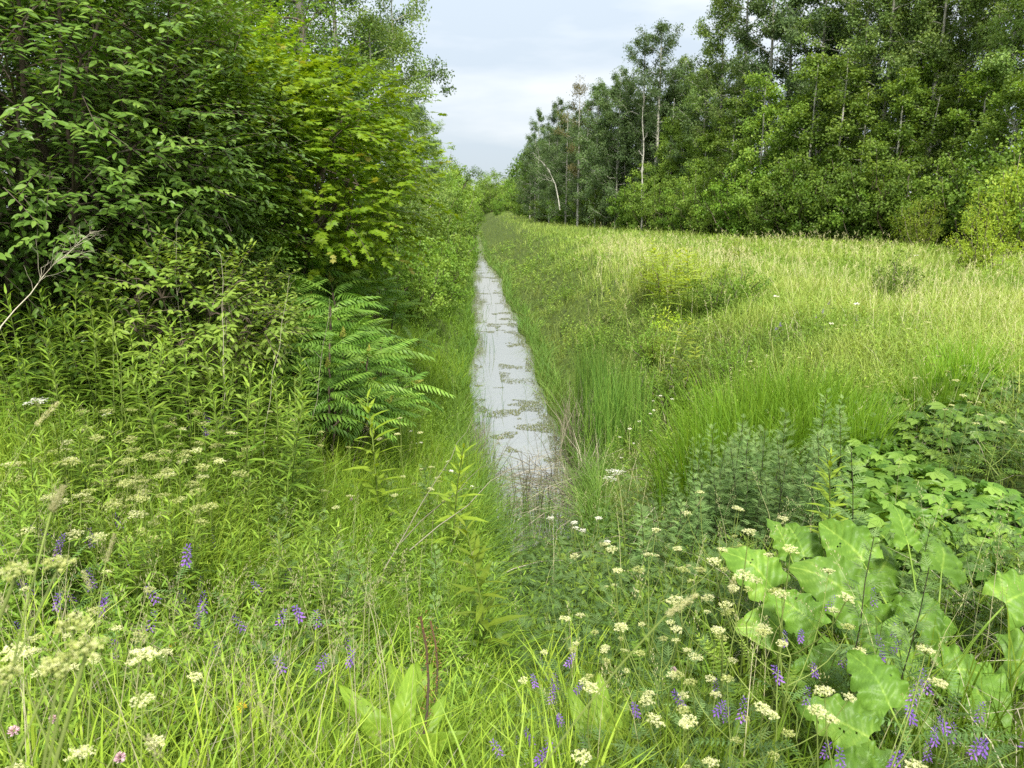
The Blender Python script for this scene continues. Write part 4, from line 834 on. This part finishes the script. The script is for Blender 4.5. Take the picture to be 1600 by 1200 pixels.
# burdock
def burdock_leaf(parent, base, tipdir, L, wave=.035, nrm_=(0, 0, 1), pet=.25, matn='burdock', wr=.86):
    nu, nv = 33, 25; u = np.linspace(0, 1, nu)[:, None]; v = np.linspace(-1, 1, nv)[None]
    hw = wr * .5 * np.clip(np.sin(math.pi * np.clip(u * .93 + .07, 0, 1) ** .62), 0, None) ** .72 * (1 - .12 * u)
    yy = u - .16 * np.abs(v) ** 1.5 * (1 - u) ** 2.2; x = v * hw; ph = U(0, 6)
    z = -.42 * u ** 2.2 + .05 * np.sin(u * 5 + ph) * (1 - np.abs(v)) - .10 * (v * v) * hw + wave * 1.6 * np.abs(v) ** 2.5 * np.sin(u * 27 + ph + 2 * v) * (hw + .1) * 1.6 + .06 * np.abs(v) * hw * 2
    rib = np.abs(((u - .25 * np.abs(v)) * 7) % 1 - .5); z = z + .04 * np.abs(np.cos((u - .3 * np.abs(v)) * 22)) * (np.abs(v) < .97) * hw * 1.6
    t = .40 + .3 * np.exp(-(np.abs(v) / .05) ** 2) + .17 * (rib < .1) + .05 * np.sin(u * 9 + ph); V = np.stack([x, np.broadcast_to(yy, x.shape), np.broadcast_to(z, x.shape)], 2).reshape(-1, 3) * L
    i = np.arange(nu - 1)[:, None] * nv + np.arange(nv - 1)[None]; F = np.stack([i, i + 1, i + nv + 1, i + nv], -1).reshape(-1, 4)
    kp = np.ones(len(F), bool); fi, fj = np.divmod(np.arange(len(F)), nv - 1); edge = (fj < 1) | (fj > nv - 3); kp[edge & (rng.random(len(F)) < .10)] = False
    for _ in range(int(rng.integers(1, 5))): ci, cj = rng.integers(6, nu - 6), rng.integers(3, nv - 4); kp[((np.abs(fi - ci) + np.abs(fj - cj)) <= 1) & (rng.random(len(fi)) < .3)] = False
    F = F[kp]
    d = nrm(np.array(tipdir, float)); fr = frame(d[None], np.array([nrm_], float))[0]; b = np.asarray(base, float); st = b + nrm(d * [1, 1, 0] + [0, 0, .9]) * pet
    mb = MB(); mb.add(V @ fr.T + st, [F], np.broadcast_to(t, x.shape).reshape(-1) + U(-.08, .08)); tube(mb, curve(b, st + d * L * .02, (0, 0, .03), 5), np.linspace(.009, .005, 5), 5, .75)
    return mb.build('leaf', M[matn], parent, True)
def burdock(px, d, leaves, label, hstem=0):
    x, y, z = at(px, d); root = empty('burdock', (x, y, z))
    for (a, el, L, pet) in leaves:
        dv = (math.cos(R(a)), math.sin(R(a)), el + U(.15, .5)); burdock_leaf(root, (.03 * dv[0], .03 * dv[1], 0), dv, L, U(.045, .08), (U(-.45, .3), -.8 + U(-.5, .2), 1), pet)
    root.scale = (.68, .68, .92); tag(root, label, 'burdock', 'burdock plants in the right foreground'); return root
burdock(1375, 2.85, [(200, .0, .36, .40), (150, .35, .36, .52), (95, .45, .32, .60), (35, .25, .36, .55), (-15, .0, .36, .42), (250, -.15, .36, .35), (300, -.1, .36, .34), (120, .9, .22, .62)], 'big leaved burdock left of the dark stemmed mugwort pair')
burdock(1560, 2.65, [(170, .15, .42, .56), (125, .4, .36, .66), (60, .3, .38, .60), (10, .1, .36, .55), (215, .0, .38, .46), (262, -.15, .40, .40), (320, -.1, .36, .40), (90, .9, .24, .68), (150, .05, .34, .36)], 'big leaved burdock at the right edge with wavy pale leaves')
burdock(1620, 1.75, [(190, -.0, .30, .36), (150, .1, .28, .40), (235, -.1, .30, .30), (110, .3, .28, .42)], 'burdock in the bottom right corner with one broad leaf')
burdock(1455, 2.5, [(205, .1, .30, .36), (160, .3, .28, .44), (110, .3, .30, .46), (30, .2, .30, .44), (262, -.1, .32, .34), (340, -.05, .28, .36)], 'burdock between the two largest ones, half hidden by mugwort')
burdock(905, 1.75, [(190, .0, .20, .2), (140, .2, .2, .24), (60, .2, .2, .24), (5, .0, .2, .2), (260, -.1, .22, .18), (310, 0, .2, .18)], 'small burdock under the purple vetch at the bottom centre')
# docks
def make_dock(px, d, leaves, h, label, spike=True):
    x, y, z = at(px, d); h = h * 1.25; root = empty('dock_plant', (x, y, z + .06)); st = MB(); sd = MB()
    for (a, el, L) in leaves: burdock_leaf(root, (0, 0, U(.02, h * .35)), (math.cos(R(a)), math.sin(R(a)), el), L, .02, (0, -.9, .5), .06, 'dock', .42)
    if spike:
        P = curve((0, 0, 0), (.12 * h, .05, h), (.05, 0, 0), 7); tube(st, P, np.linspace(.006, .003, 7), 5, .5); st.build('stem', M['twig'], root)
        n = 160; u = np.linspace(.3, 1, n); p = np.stack([np.interp(u, np.linspace(0, 1, 7), P[:, c]) for c in range(3)], 1) + rng.normal(0, .013, (n, 3)); sd.inst(BUD, p, frame(rvec(n), rvec(n), U(.004, .007, n)), rng.random(n)); tube(sd, P[1:], .0035, 4, .4); sd.build('seed_spike', M['rust'], root)
    tag(root, label, 'dock'); return root
make_dock(520, 2.0, [(80, 2.2, .20), (150, .8, .2), (20, .9, .2), (250, .5, .18)], .4, 'dock with one broad upright bright leaf at the centre left foreground', False)
make_dock(590, 2.05, [(70, 2.0, .18), (110, 1.6, .18), (30, 1.2, .2), (170, 1.0, .2), (330, .6, .18)], .5, 'dock with rusty brown seed spikes beside the broad leaf')
make_dock(622, 2.5, [(90, 2.6, .22), (60, 2.0, .18), (140, 1.2, .16)], .42, 'narrow leaved dock right of the rusty spikes')
make_dock(965, 2.1, [(80, 1.8, .2), (130, 1.4, .18), (40, 1.2, .18), (270, .6, .16), (200, .8, .18)], .55, 'bright leaved dock among the cream umbels at bottom centre', False)

# umbels: tall cream flat heads
UMB = [make_umbel(.85, 3, .029), make_umbel(.75, 4, .026, 'umbelg'), make_umbel(.65, 3, .025), make_umbel(.9, 5, .028), make_umbel(.6, 2, .024)]
UMBG = [make_umbel(.75, 4, .036, 'umbelg'), make_umbel(.7, 5, .03, 'umbelg'), make_umbel(.7, 4, .032)]
UMBW = [make_umbel(.9, 1, .055, 'white', 6, .1), make_umbel(.7, 2, .03, 'white', 6)]
def cluster(protos, n, box, h, sc, label, cat, group, tilt=.15, lift=(.9, 1.1)):
    for i in range(n):
        px, py = U(box[0], box[2]), U(box[1], box[3]); s = U(*sc); x, y, z = place(px, py, h * s)
        protos[i % len(protos)].put((x, y, z), U(0, 6.28), s, label, cat, group, (U(-tilt, tilt), U(-tilt, tilt)))
def flowers(protos, pts, h, sc, labels, cat, group, tilt=.12):
    for i, (px, py) in enumerate(pts):
        s = U(*sc); x, y, z = place(px, py, h * s); protos[i % len(protos)].put((x, y, z), U(0, 6.28), s, labels, cat, group, (U(-tilt, tilt), U(-tilt, tilt)))
gU = 'cream umbel flowers'
flowers(UMB, [(990, 880), (1040, 900), (1055, 850), (1120, 830), (1150, 870), (1140, 915), (1180, 835), (975, 910), (1010, 930), (1060, 925), (1190, 940), (1160, 900)], .72, (.6, 1.0), 'cream umbel flower in the cluster left of the big burdock leaves', 'flower', gU)
flowers(UMB, [(880, 1000), (920, 990), (945, 1005), (915, 1045), (1040, 985), (1065, 995), (1035, 1025), (870, 1025), (1110, 1050), (1055, 1085), (1080, 1130), (1140, 1080), (1100, 1060)], .74, (.55, .95), 'cream umbel flower among the purple vetch at the bottom right of centre', 'flower', gU)
flowers(UMB, [(1260, 975), (1245, 960), (1285, 940), (1215, 1105), (1330, 1180), (1210, 935), (1190, 1160), (1090, 1190), (1350, 1195)], .72, (.55, .95), 'cream umbel flower in front of the burdock on the lower right', 'flower', gU)
flowers(UMB, [(120, 930), (175, 945), (60, 1005), (155, 1080), (185, 1075), (100, 1100), (40, 860), (105, 1145), (30, 1060), (180, 965)], .72, (.6, 1.0), 'cream umbel flower in the lower left corner', 'flower', gU)
flowers(UMBG, [(200, 735), (220, 770), (255, 655), (285, 655), (170, 690), (300, 665), (180, 775), (235, 780), (130, 745), (335, 735), (100, 665), (215, 650), (275, 705), (150, 720), (320, 700), (75, 725), (250, 725), (345, 665), (390, 640), (410, 700), (60, 690), (140, 650), (230, 690), (285, 740), (365, 700), (195, 705), (110, 770), (310, 770)], .74, (.95, 1.15), 'yellowish cream umbel flower in the middle of the left meadow', 'flower', gU)
flowers(UMB, [(430, 685), (480, 690), (510, 765), (640, 700), (660, 720), (560, 660), (690, 760), (620, 740), (470, 640), (400, 600)], .7, (.9, 1.15), 'small cream umbel flower on the slope left of the ditch', 'flower', gU)
flowers(UMBW, [(70, 633), (160, 608)], .9, (.95, 1.0), 'large flat white umbel above the left meadow near the left edge', 'flower', gU)
flowers([UMBW[0]], [(960, 760), (935, 762), (985, 762)], .8, (.8, .9), 'flat white umbel at the near end of the water', 'flower', gU)
flowers([UMBW[1]], [(890, 810), (925, 815), (935, 825)], .7, (.85, 1.0), 'white umbel standing before the brown shallow water', 'flower', gU)
flowers(UMB, [(1440, 520), (1460, 560), (1200, 545), (1160, 590), (1240, 540), (1330, 520), (1370, 600), (1560, 640), (1500, 660), (1150, 610), (1480, 620), (1120, 600)], .75, (.8, 1.0), 'pale umbel flower in the grass of the right field', 'flower', gU)
VET = [make_vetch(.55, 2), make_vetch(.6, 3), make_vetch(.5, 1), make_vetch(.55, 2)]
gV = 'purple vetch flowers'
flowers(VET, [(180, 850), (105, 800), (45, 830), (100, 830), (50, 790), (240, 795), (175, 880), (290, 880), (330, 880), (300, 885), (160, 810), (60, 775), (135, 690), (145, 670), (210, 840), (260, 850), (350, 900), (85, 860), (20, 815), (220, 900), (370, 850), (130, 860), (410, 880), (300, 800)], .56, (1.1, 1.35), 'purple vetch spikes in the grass of the left meadow', 'flower', gV)
flowers(VET, [(400, 938), (428, 918), (480, 915), (470, 835)], .6, (1.0, 1.2), 'lone purple vetch left of the dock leaves', 'flower', gV)
flowers(VET, [(305, 590), (375, 555), (275, 545), (380, 550), (310, 600)], .6, (1.5, 1.7), 'far blue purple vetch below the leafy sapling on the left', 'flower', gV)
flowers(VET, [(850, 1030), (875, 1070), (820, 1050), (885, 1040), (880, 1130), (905, 1125), (895, 1095), (855, 1110), (860, 1085)], .5, (.8, 1.0), 'purple vetch spikes over the small burdock at bottom centre', 'flower', gV)
flowers(VET, [(1165, 1060), (1195, 1070), (1050, 1065), (1130, 1050), (1220, 1150), (1225, 1165)], .5, (.85, 1.0), 'purple vetch spikes among cream umbels left of the dark stemmed mugwort', 'flower', gV)
flowers(VET, [(1385, 970), (1395, 965), (1445, 985), (1330, 1005), (1350, 900), (1305, 980), (1380, 915)], .5, (.85, 1.0), 'purple vetch spikes in front of the burdock leaves', 'flower', gV)
flowers(VET, [(1495, 1085), (1512, 1105), (1530, 1075), (1462, 1110), (1475, 1120), (1450, 1145), (1445, 1175), (1575, 1100)], .5, (.85, 1.0), 'bright purple vetch spikes near the broad leaf in the bottom right corner', 'flower', gV)
flowers(VET, [(1215, 490), (1300, 470), (1325, 468), (1220, 485)], .6, (.9, 1.1), 'faint purple vetch in the dry grass of the field', 'flower', gV)
TIM = [make_timothy(.8, .25, .08), make_timothy(.75, .4, .065), make_timothy(.7, .15, .07, 'orchard_grass', .009)]
for i, (px, py, lab) in enumerate([(130, 650, 'pale seed spike before the big white umbel on the left'), (35, 670, 'tan seed spike at the left edge under the white umbel'), (175, 876, 'pale bent seed spike beside the purple vetch at left'), (30, 1000, 'pinkish seed spike at the left edge, lower corner'), (130, 1130, 'tan seed spike lying nearly level in the lower left corner'), (320, 1060, 'pale narrow seed spike right of the lower left umbels'), (640, 1160, 'lumpy beige seed head at the bottom left of centre'), (620, 1195, 'lumpy beige seed head cut by the bottom edge'), (75, 920, 'long thin tan seed spike left of the umbels'), (20, 720, 'pale seed spike low at the left edge'), (225, 545, 'upright pale seed spike in the leafy herb bed on the left'), (1130, 860, 'brown thin seed head before the mugwort thicket'), (1040, 770, 'grey brown seed head right of the flat white umbels')]):
    x, y, z = place(px, py, .78); TIM[i % 3].put((x, y, z), U(0, 6.28), U(.9, 1.05), lab, 'grass stalk', 'single grass seed stalks')
# near soft stalks by the lens
def near_stalk(px, py, d, foot, L, r, label, kind='timothy_grass'):
    v = ray(px, py); p = v * d + [0, 0, CAMZ]; fx, fy = foot; fz = float(gz(fx, fy)); root = empty(kind, (fx, fy, fz)); e = p - [fx, fy, fz]; st = MB(); P = curve((0, 0, 0), e, (0, 0, .10), 9); tube(st, P, np.linspace(.0024, .0012, 9), 5, .65); st.build('stem', M['stem'], root)
    hd = MB(); ax = nrm(P[-1] - P[-2]); ax = nrm(ax * [1, 1, .6]); n = 500; u = rng.random(n); a = U(0, 6.28, n); x = nrm(np.cross(ax, [0, 1, .1])); y = np.cross(ax, x); dv = x * np.cos(a)[:, None] + y * np.sin(a)[:, None]; rr = r * np.sin(math.pi * np.clip(.12 + .82 * u, 0, 1)) ** .5 * (.75 + .3 * np.sin(u * 19)) * U(.4, 1, n)
    hd.inst(LANCE, P[-1] + ax * (u * L)[:, None] + dv * rr[:, None], frame(dv * .7 + ax * .7 + rvec(n) * .2, dv + rvec(n) * .3, U(.003, .006, n)), U(.2, .8, n)); hd.build('seed_head', M['seed'], root); tag(root, label, 'grass stalk', 'single grass seed stalks')
near_stalk(1040, 962, 1.15, (-.25, 1.05), .055, .0065, 'long stalk with a blurred fuzzy head crossing the lower right centre')
near_stalk(80, 800, .95, (-.72, .62), .032, .006, 'blurred pale fuzzy head low over the left meadow')
near_stalk(55, 665, 1.5, (-1.35, 1.3), .06, .005, 'slanting tan seed head just below the big white umbel')
near_stalk(165, 880, 1.6, (-.85, 1.35), .06, .005, 'bent pale head on a thin stalk crossing the purple vetch at left')
def near_umbel(px, py, d, foot, r, label, nh=2):
    v = ray(px, py); p = v * d + [0, 0, CAMZ]; fx, fy = foot; fz = float(gz(fx, fy)); root = empty('umbel_flower', (fx, fy, fz)); e = p - [fx, fy, fz]; st = MB(); P = curve((0, 0, 0), e, (0, 0, .06), 8); tube(st, P, np.linspace(.0038, .002, 8), 6, .65)
    ends = [P[-1]]
    for k in range(nh - 1): b = P[5]; q = P[-1] + [U(-.05, .05), U(-.03, .05), U(-.04, .01)]; tube(st, curve(b, q, (0, 0, -.01), 4), .0016, 4, .65); ends.append(q)
    st.build('stem', M['stem'], root)
    for q in ends: umbel_head(root, q, (.1, -.1, 1), r, 'umbelg', 11, 8)
    tag(root, label, 'flower', gU)
near_umbel(135, 1020, .82, (-.62, .35), .019, 'blurred yellowish umbel very near the lens in the lower left', 3)
near_umbel(25, 900, .9, (-.85, .45), .018, 'blurred pale umbel at the left edge nearest the lens', 2)
near_umbel(10, 1060, .9, (-.75, .4), .017, 'blurred pale umbel low at the left edge near the lens', 2)
# clover heads and small white daisies
def make_ball(name, h, r, mt, k=60, flat=1.0):
    root = empty(name); st = MB(); hd = MB(); P = curve((0, 0, 0), (U(-.04, .04), U(-.04, .04), h), (0.02, 0, 0), 5); tube(st, P, .0014, 4, .5); d = rvec(k) * [1, 1, flat]
    hd.inst(PETAL, P[-1] + d * r * .3, frame(d + [0, 0, .25], rvec(k), r), rng.random(k)); lf = MB(); n = 8; a = U(0, 6.28, n); lf.inst(ROUND, np.stack([0 * a, 0 * a, U(.1, .7, n) * h], 1), frame(np.stack([np.cos(a), np.sin(a), .4 + 0 * a], 1), np.array([[0, 0, 1.0]]) + rvec(n) * .2, U(.02, .03, n)), U(.2, .8, n))
    st.build('stem', M['stem'], root); hd.build('flower_head', M[mt], root); lf.build('foliage', M['herb'], root); return Proto(root)
CLO = [make_ball('clover_flower', .45, .010, 'clover')]; DAI = [make_ball('white_flower', .4, .016, 'white', 30, .25), make_ball('white_flower', .5, .018, 'white', 34, .2)]; YEL = [make_ball('yellow_flower', .3, .010, 'yellow', 20)]
flowers(CLO, [(120, 716), (60, 775), (165, 805), (70, 1135), (90, 1120), (190, 1195), (100, 750), (345, 880), (1040, 1045), (545, 780), (610, 750)], .45, (.9, 1.1), 'pinkish clover head in the left meadow grass', 'flower', 'clover heads')
flowers(DAI, [(1020, 625), (1030, 628), (1021, 640), (1020, 650), (1000, 655), (975, 662), (990, 690), (985, 678), (965, 680), (1012, 685), (970, 715), (1045, 635), (1110, 633), (1012, 658), (960, 640)], .42, (.9, 1.2), 'tiny white flower on the right bank beside the reeds', 'flower', 'small white flowers on the right bank')
flowers(DAI, [(650, 690), (655, 705), (675, 745), (690, 750), (700, 720), (735, 772), (710, 765), (640, 685), (665, 755)], .42, (.9, 1.2), 'tiny white flower at the left edge of the near water', 'flower', 'small white flowers left of the water')
flowers(DAI, [(1300, 465), (1202, 443), (1345, 432), (1440, 385)], .6, (1.6, 2.2), 'white daisy standing in the open field', 'flower', 'daisies in the field')
flowers(YEL, [(265, 1010), (385, 1110), (395, 1130), (270, 1015)], .3, (.9, 1.3), 'small yellow flower low in the left foreground grass', 'flower', 'small yellow flowers')

# ================================================================== REEDS, DEAD STALKS
def make_reeds(n, h, rx, ry, matn, name, w=.007, c=(.02, .18), segs=3, tint=(.1, .8)):
    mb = MB(); a = U(0, 6.28, n); q = np.sqrt(rng.random(n)); b = np.stack([rx * q * np.cos(a), ry * q * np.sin(a), -.25 + 0 * q], 1)
    blades(mb, b, U(0, 6.28, n), h * U(.6, 1.1, n), w * U(.7, 1.3, n), U(c[0], c[1], n), U(tint[0], tint[1], n), 0, segs); return Proto(mb.build(name, M[matn]))
REED = [make_reeds(210, 1.7, .22, .38, 'reed', 'reed_clump', .008, (.02, .32), tint=(0, .95)) for i in range(3)]; DRY = [make_reeds(70, 1.4, .22, .35, 'straw', 'dry_reed_clump', .012, (.02, .5)), make_reeds(60, 1.2, .25, .3, 'straw', 'dry_reed_clump', .011, (.05, .7))]
rl = ['nearest', 'second', 'third', 'fourth', 'fifth', 'sixth', 'seventh']
for i, (x, y, s) in enumerate([(1.75, 10.2, 1.0), (1.95, 10.8, 1.0), (1.85, 11.5, 1.05), (2.2, 10.2, .85), (2.0, 12.4, .95), (2.1, 13.4, .85), (2.3, 11.4, .8)]): REED[i % 3].put((x, y, max(0, float(gz(x, y)))), U(0, 6), s, 'green reed clump on the right water edge, %s from the near end' % rl[i], 'reeds', 'green reeds on the right water edge')
for i, (x, y, s, lab) in enumerate([(1.42, 10.3, 1.0, 'beige dead reeds standing left of the green reeds'), (1.5, 9.4, .9, 'beige dead reeds at the near foot of the green reeds'), (1.62, 11.4, 1.0, 'beige dead reeds beside the middle of the green reeds'), (1.2, 9.0, .7, 'bent beige dead reeds standing in the near water'), (.05, 10.0, .7, 'dry reeds at the left water edge'), (.1, 11.3, .6, 'dry reeds farther along the left water edge')]): DRY[i % 2].put((x, y, 0), U(0, 6), s, lab, 'dead reeds', 'dead reeds by the water')
GR = make_reeds(120, .9, .3, .45, 'reed', 'sedge_tuft', .007, (.05, .35))
for i, (x, y, s, lab) in enumerate([(.02, 10.6, .9, 'green sedge tuft on the left water edge nearest the dead reeds'), (0, 12.5, .85, 'green sedge tuft farther along the left water edge'), (-.1, 9.2, .8, 'green sedge tuft at the left of the near water'), (.75, 8.4, .8, 'green sedge tuft in the near end of the water'), (1.1, 8.1, .8, 'green sedge tuft right of centre at the near end of the water'), (.45, 8.3, .7, 'green sedge tuft left of centre at the near end of the water'), (1.4, 8.5, .7, 'green sedge tuft by the brown shallow water'), (.2, 8.0, .9, 'green sedge tuft at the left corner of the near water'), (.6, 7.7, .6, 'tall sedge tuft standing in front of the near water'), (1.0, 7.6, .6, 'tall sedge tuft in front of the near water, right of the other'), (1.35, 7.9, .6, 'tall sedge tuft at the right corner of the near water'), (-.1, 10.0, .9, 'sedge tuft beside the dry reeds at the left water edge')]): GR.put((x, y, max(0, float(gz(x, y)))), U(0, 6), s, lab, 'sedge', 'sedge tufts at the water')
# emergent single stems in the water
mb = MB(); n = 130; y = 7.2 * (46 / 7.2) ** rng.random(n); x = edgeL(y) + (edgeR(y) - edgeL(y)) * rng.beta(.4, .7, n); blades(mb, np.stack([x, y, 0 * y - .1], 1), U(0, 6.28, n), U(.25, .9, n), .006 * np.clip(y / 12, .8, 2.2), U(.0, .5, n), U(0, .35, n)); tag(mb.build('water_stems', M['reed']), 'thin dark rush stems sticking out of the ditch water', 'rushes', kind='stuff')
# raft of broken dead reeds lying across the near water
mb = MB(); n = 380
for i in range(n):
    x = np.clip(rng.normal(.85, .45), -.3, 1.8); y = rng.normal(9.2, .6); a = U(0, 6.28); L = U(.25, 1.0); e = U(-.05, .45); z = U(.0, .16)
    tube(mb, curve((x, y, z), (x + math.cos(a) * L, y + math.sin(a) * L * .8, max(.01, z + e * L)), (0, 0, U(-.02, .08)), 4), np.linspace(.0042, .002, 4) * U(.6, 1.2), 3, U(0, .9))
tag(mb.build('reed_litter', M['straw']), 'tangle of broken dead reeds lying across the near end of the water', 'reed litter', kind='stuff')
mb = MB()
for i in range(100):
    x = np.clip(rng.normal(.75, .5), -.2, 1.7); y = U(7.5, 9.8); a = U(0, 6.28); h = U(.12, .6); t = abs(rng.normal(0, .5)) * h
    tube(mb, curve((x, y, -.1), (x + math.cos(a) * t, y + math.sin(a) * t, h), (0, 0, U(-.03, .05)), 4, .01), np.linspace(.006, .003, 4), 3, U(0, 1))
tag(mb.build('broken_stems', M['dstem']), 'dark broken reed stems standing in the near end of the water', 'dead reeds', kind='stuff')
mb = MB()
for i in range(60):
    x = U(-.5, 2.6); y = U(5.2, 9.5); z = float(gz(x, y)); a = U(0, 6.28); L = U(.2, .8); tube(mb, curve((x, y, max(z, 0) + .05), (x + math.cos(a) * L, y + math.sin(a) * L, max(float(gz(x + math.cos(a) * L, y + math.sin(a) * L)), 0) + U(.05, .35)), (0, 0, .06), 4), .0035, 3, U(.2, .9))
tag(mb.build('bank_litter', M['straw']), 'scattered dead stalks lying on the banks of the near water', 'dead stalks', kind='stuff')
def stalk(p0, p1, nb, label, r=.006, L=.3, matn='straw'): return bare_limb('dead_stalk', label, np.array(p0), p1, (0, 0, .05), nb, r * .45, 'dead stalk', matn, L, 2)
def W(px, py, d): v = ray(px, py); return v / v[1] * d + [0, 0, CAMZ]
def gpos(px, d, dz=0): x, y, z = at(px, d); return np.array([x, y, z + dz])
stalk(W(600, 890, 4.0), W(752, 640, 7.6), 1, 'long straw coloured dead stalk leaning from the slope to the water, upper one', .008, .12)
stalk(W(625, 850, 4.2), W(800, 705, 7.6), 1, 'long straw coloured dead stalk leaning toward the reed tangle, lower one', .008, .12)
stalk(W(640, 860, 4.1), W(880, 690, 8.0), 1, 'long straw coloured dead stalk between the other two leaning ones', .008, .1)
stalk(gpos(205, 6.0, .4), W(208, 395, 6.1), 4, 'thin brown upright sapling stick before the dark gap on the left', .011, .2, 'straw')
stalk(gpos(258, 5.6, .3), W(275, 345, 5.9), 6, 'slender pale stick with forked top, middle one on the left', .008, .2)
stalk(gpos(315, 5.2, .3), W(345, 400, 5.6), 6, 'slender pale dead stem left of the sumac', .007, .22)
stalk(W(-15, 545, 4.0), W(140, 365, 4.6), 30, 'bare dead branch with fine twigs reaching up from the left edge', .008, .3)
stalk(gpos(370, 5.4, .3), W(452, 430, 5.8), 5, 'dead stem leaning right in front of the sumac fronds', .006, .22)
stalk(gpos(440, 5.5, .2), W(515, 465, 5.8), 4, 'straw coloured dead stem leaning right below the sumac', .006, .2)
stalk(gpos(1090, 8.2, .1), gpos(1040, 9.2, .9), 4, 'pale dead stem on the right bank by the mugwort', .004, .2)

# ================================================================== LIGHT, SKY, CAMERA
w = bpy.data.worlds.new('World'); scene.world = w; w.use_nodes = True; nt = w.node_tree; nt.nodes.clear(); N = nt.nodes.new; L = nt.links.new
SUN_EL, SUN_AZ = R(49), R(178)      # azimuth clockwise from +Y: behind the camera, to the right
out = N('ShaderNodeOutputWorld'); bg = N('ShaderNodeBackground'); bg.inputs['Strength'].default_value = .1
sky = N('ShaderNodeTexSky'); sky.sky_type = 'NISHITA'; sky.sun_disc = False; sky.sun_elevation = SUN_EL; sky.sun_rotation = SUN_AZ
tc = N('ShaderNodeTexCoord'); sp = N('ShaderNodeSeparateXYZ'); L(tc.outputs['Generated'], sp.inputs[0])
gr = N('ShaderNodeMapRange'); gr.inputs[1].default_value = 0; gr.inputs[2].default_value = .85; gr.inputs[3].default_value = SKY_H; gr.inputs[4].default_value = SKY_Z; L(sp.outputs[2], gr.inputs[0])
mp = N('ShaderNodeMapping'); mp.inputs['Scale'].default_value = (1.6, 1.6, 7); nz = N('ShaderNodeTexNoise'); nz.inputs['Scale'].default_value = 1.7; nz.inputs['Detail'].default_value = 5; nz.inputs['Roughness'].default_value = .5
L(tc.outputs['Generated'], mp.inputs['Vector']); L(mp.outputs[0], nz.inputs['Vector'])
cr = N('ShaderNodeValToRGB'); e = cr.color_ramp.elements; e[0].position = .40; e[0].color = (.66, .75, .84, 1); e[1].position = .60; e[1].color = (.93, .97, 1, 1); L(nz.outputs['Fac'], cr.inputs['Fac'])
mu = N('ShaderNodeVectorMath'); mu.operation = 'SCALE'; g2 = N('ShaderNodeMapRange'); g2.inputs[1].default_value = .3; g2.inputs[2].default_value = .7; L(sp.outputs[2], g2.inputs[0]); m2 = N('ShaderNodeMixRGB'); m2.inputs[2].default_value = (1, .99, .95, 1); L(g2.outputs[0], m2.inputs['Fac']); L(cr.outputs['Color'], m2.inputs[1]); L(m2.outputs[0], mu.inputs[0]); L(gr.outputs[0], mu.inputs['Scale'])
mx = N('ShaderNodeMixRGB'); mx.inputs['Fac'].default_value = .93; L(sky.outputs['Color'], mx.inputs[1]); L(mu.outputs[0], mx.inputs[2])
L(mx.outputs[0], bg.inputs['Color']); L(bg.outputs[0], out.inputs['Surface'])
sd = bpy.data.lights.new('sun', 'SUN'); sd.energy = SUN_E; sd.angle = R(11); sd.color = (1, .95, .85); so = bpy.data.objects.new('sun', sd); COL.objects.link(so)
so.rotation_euler = (math.pi / 2 - SUN_EL, 0, math.pi - SUN_AZ); so.location = (5, -10, 30)
cd = bpy.data.cameras.new('camera'); cam = bpy.data.objects.new('camera', cd); COL.objects.link(cam); cam.location = (0, 0, CAMZ); cam.rotation_euler = (math.pi / 2 - PITCH, 0, -YAW)
cd.lens = 27.2; cd.sensor_width = 36; cd.clip_start = .05; cd.clip_end = 2000; cd.dof.use_dof = True; cd.dof.focus_distance = 4.0; cd.dof.aperture_fstop = 8.5
scene.camera = cam
scene.view_settings.view_transform = 'Standard'; scene.view_settings.look = 'None'; scene.view_settings.gamma = 1; scene.view_settings.exposure = EXPO
c = scene.cycles; c.max_bounces = 6; c.diffuse_bounces = 2; c.glossy_bounces = 2; c.transmission_bounces = 4; c.transparent_max_bounces = 4; c.caustics_reflective = False; c.caustics_refractive = False; c.use_denoising = DENOISE
for v in list(globals().values()):
    for q in (v if isinstance(v, list) else [v]):
        if isinstance(q, Proto): q.drop()
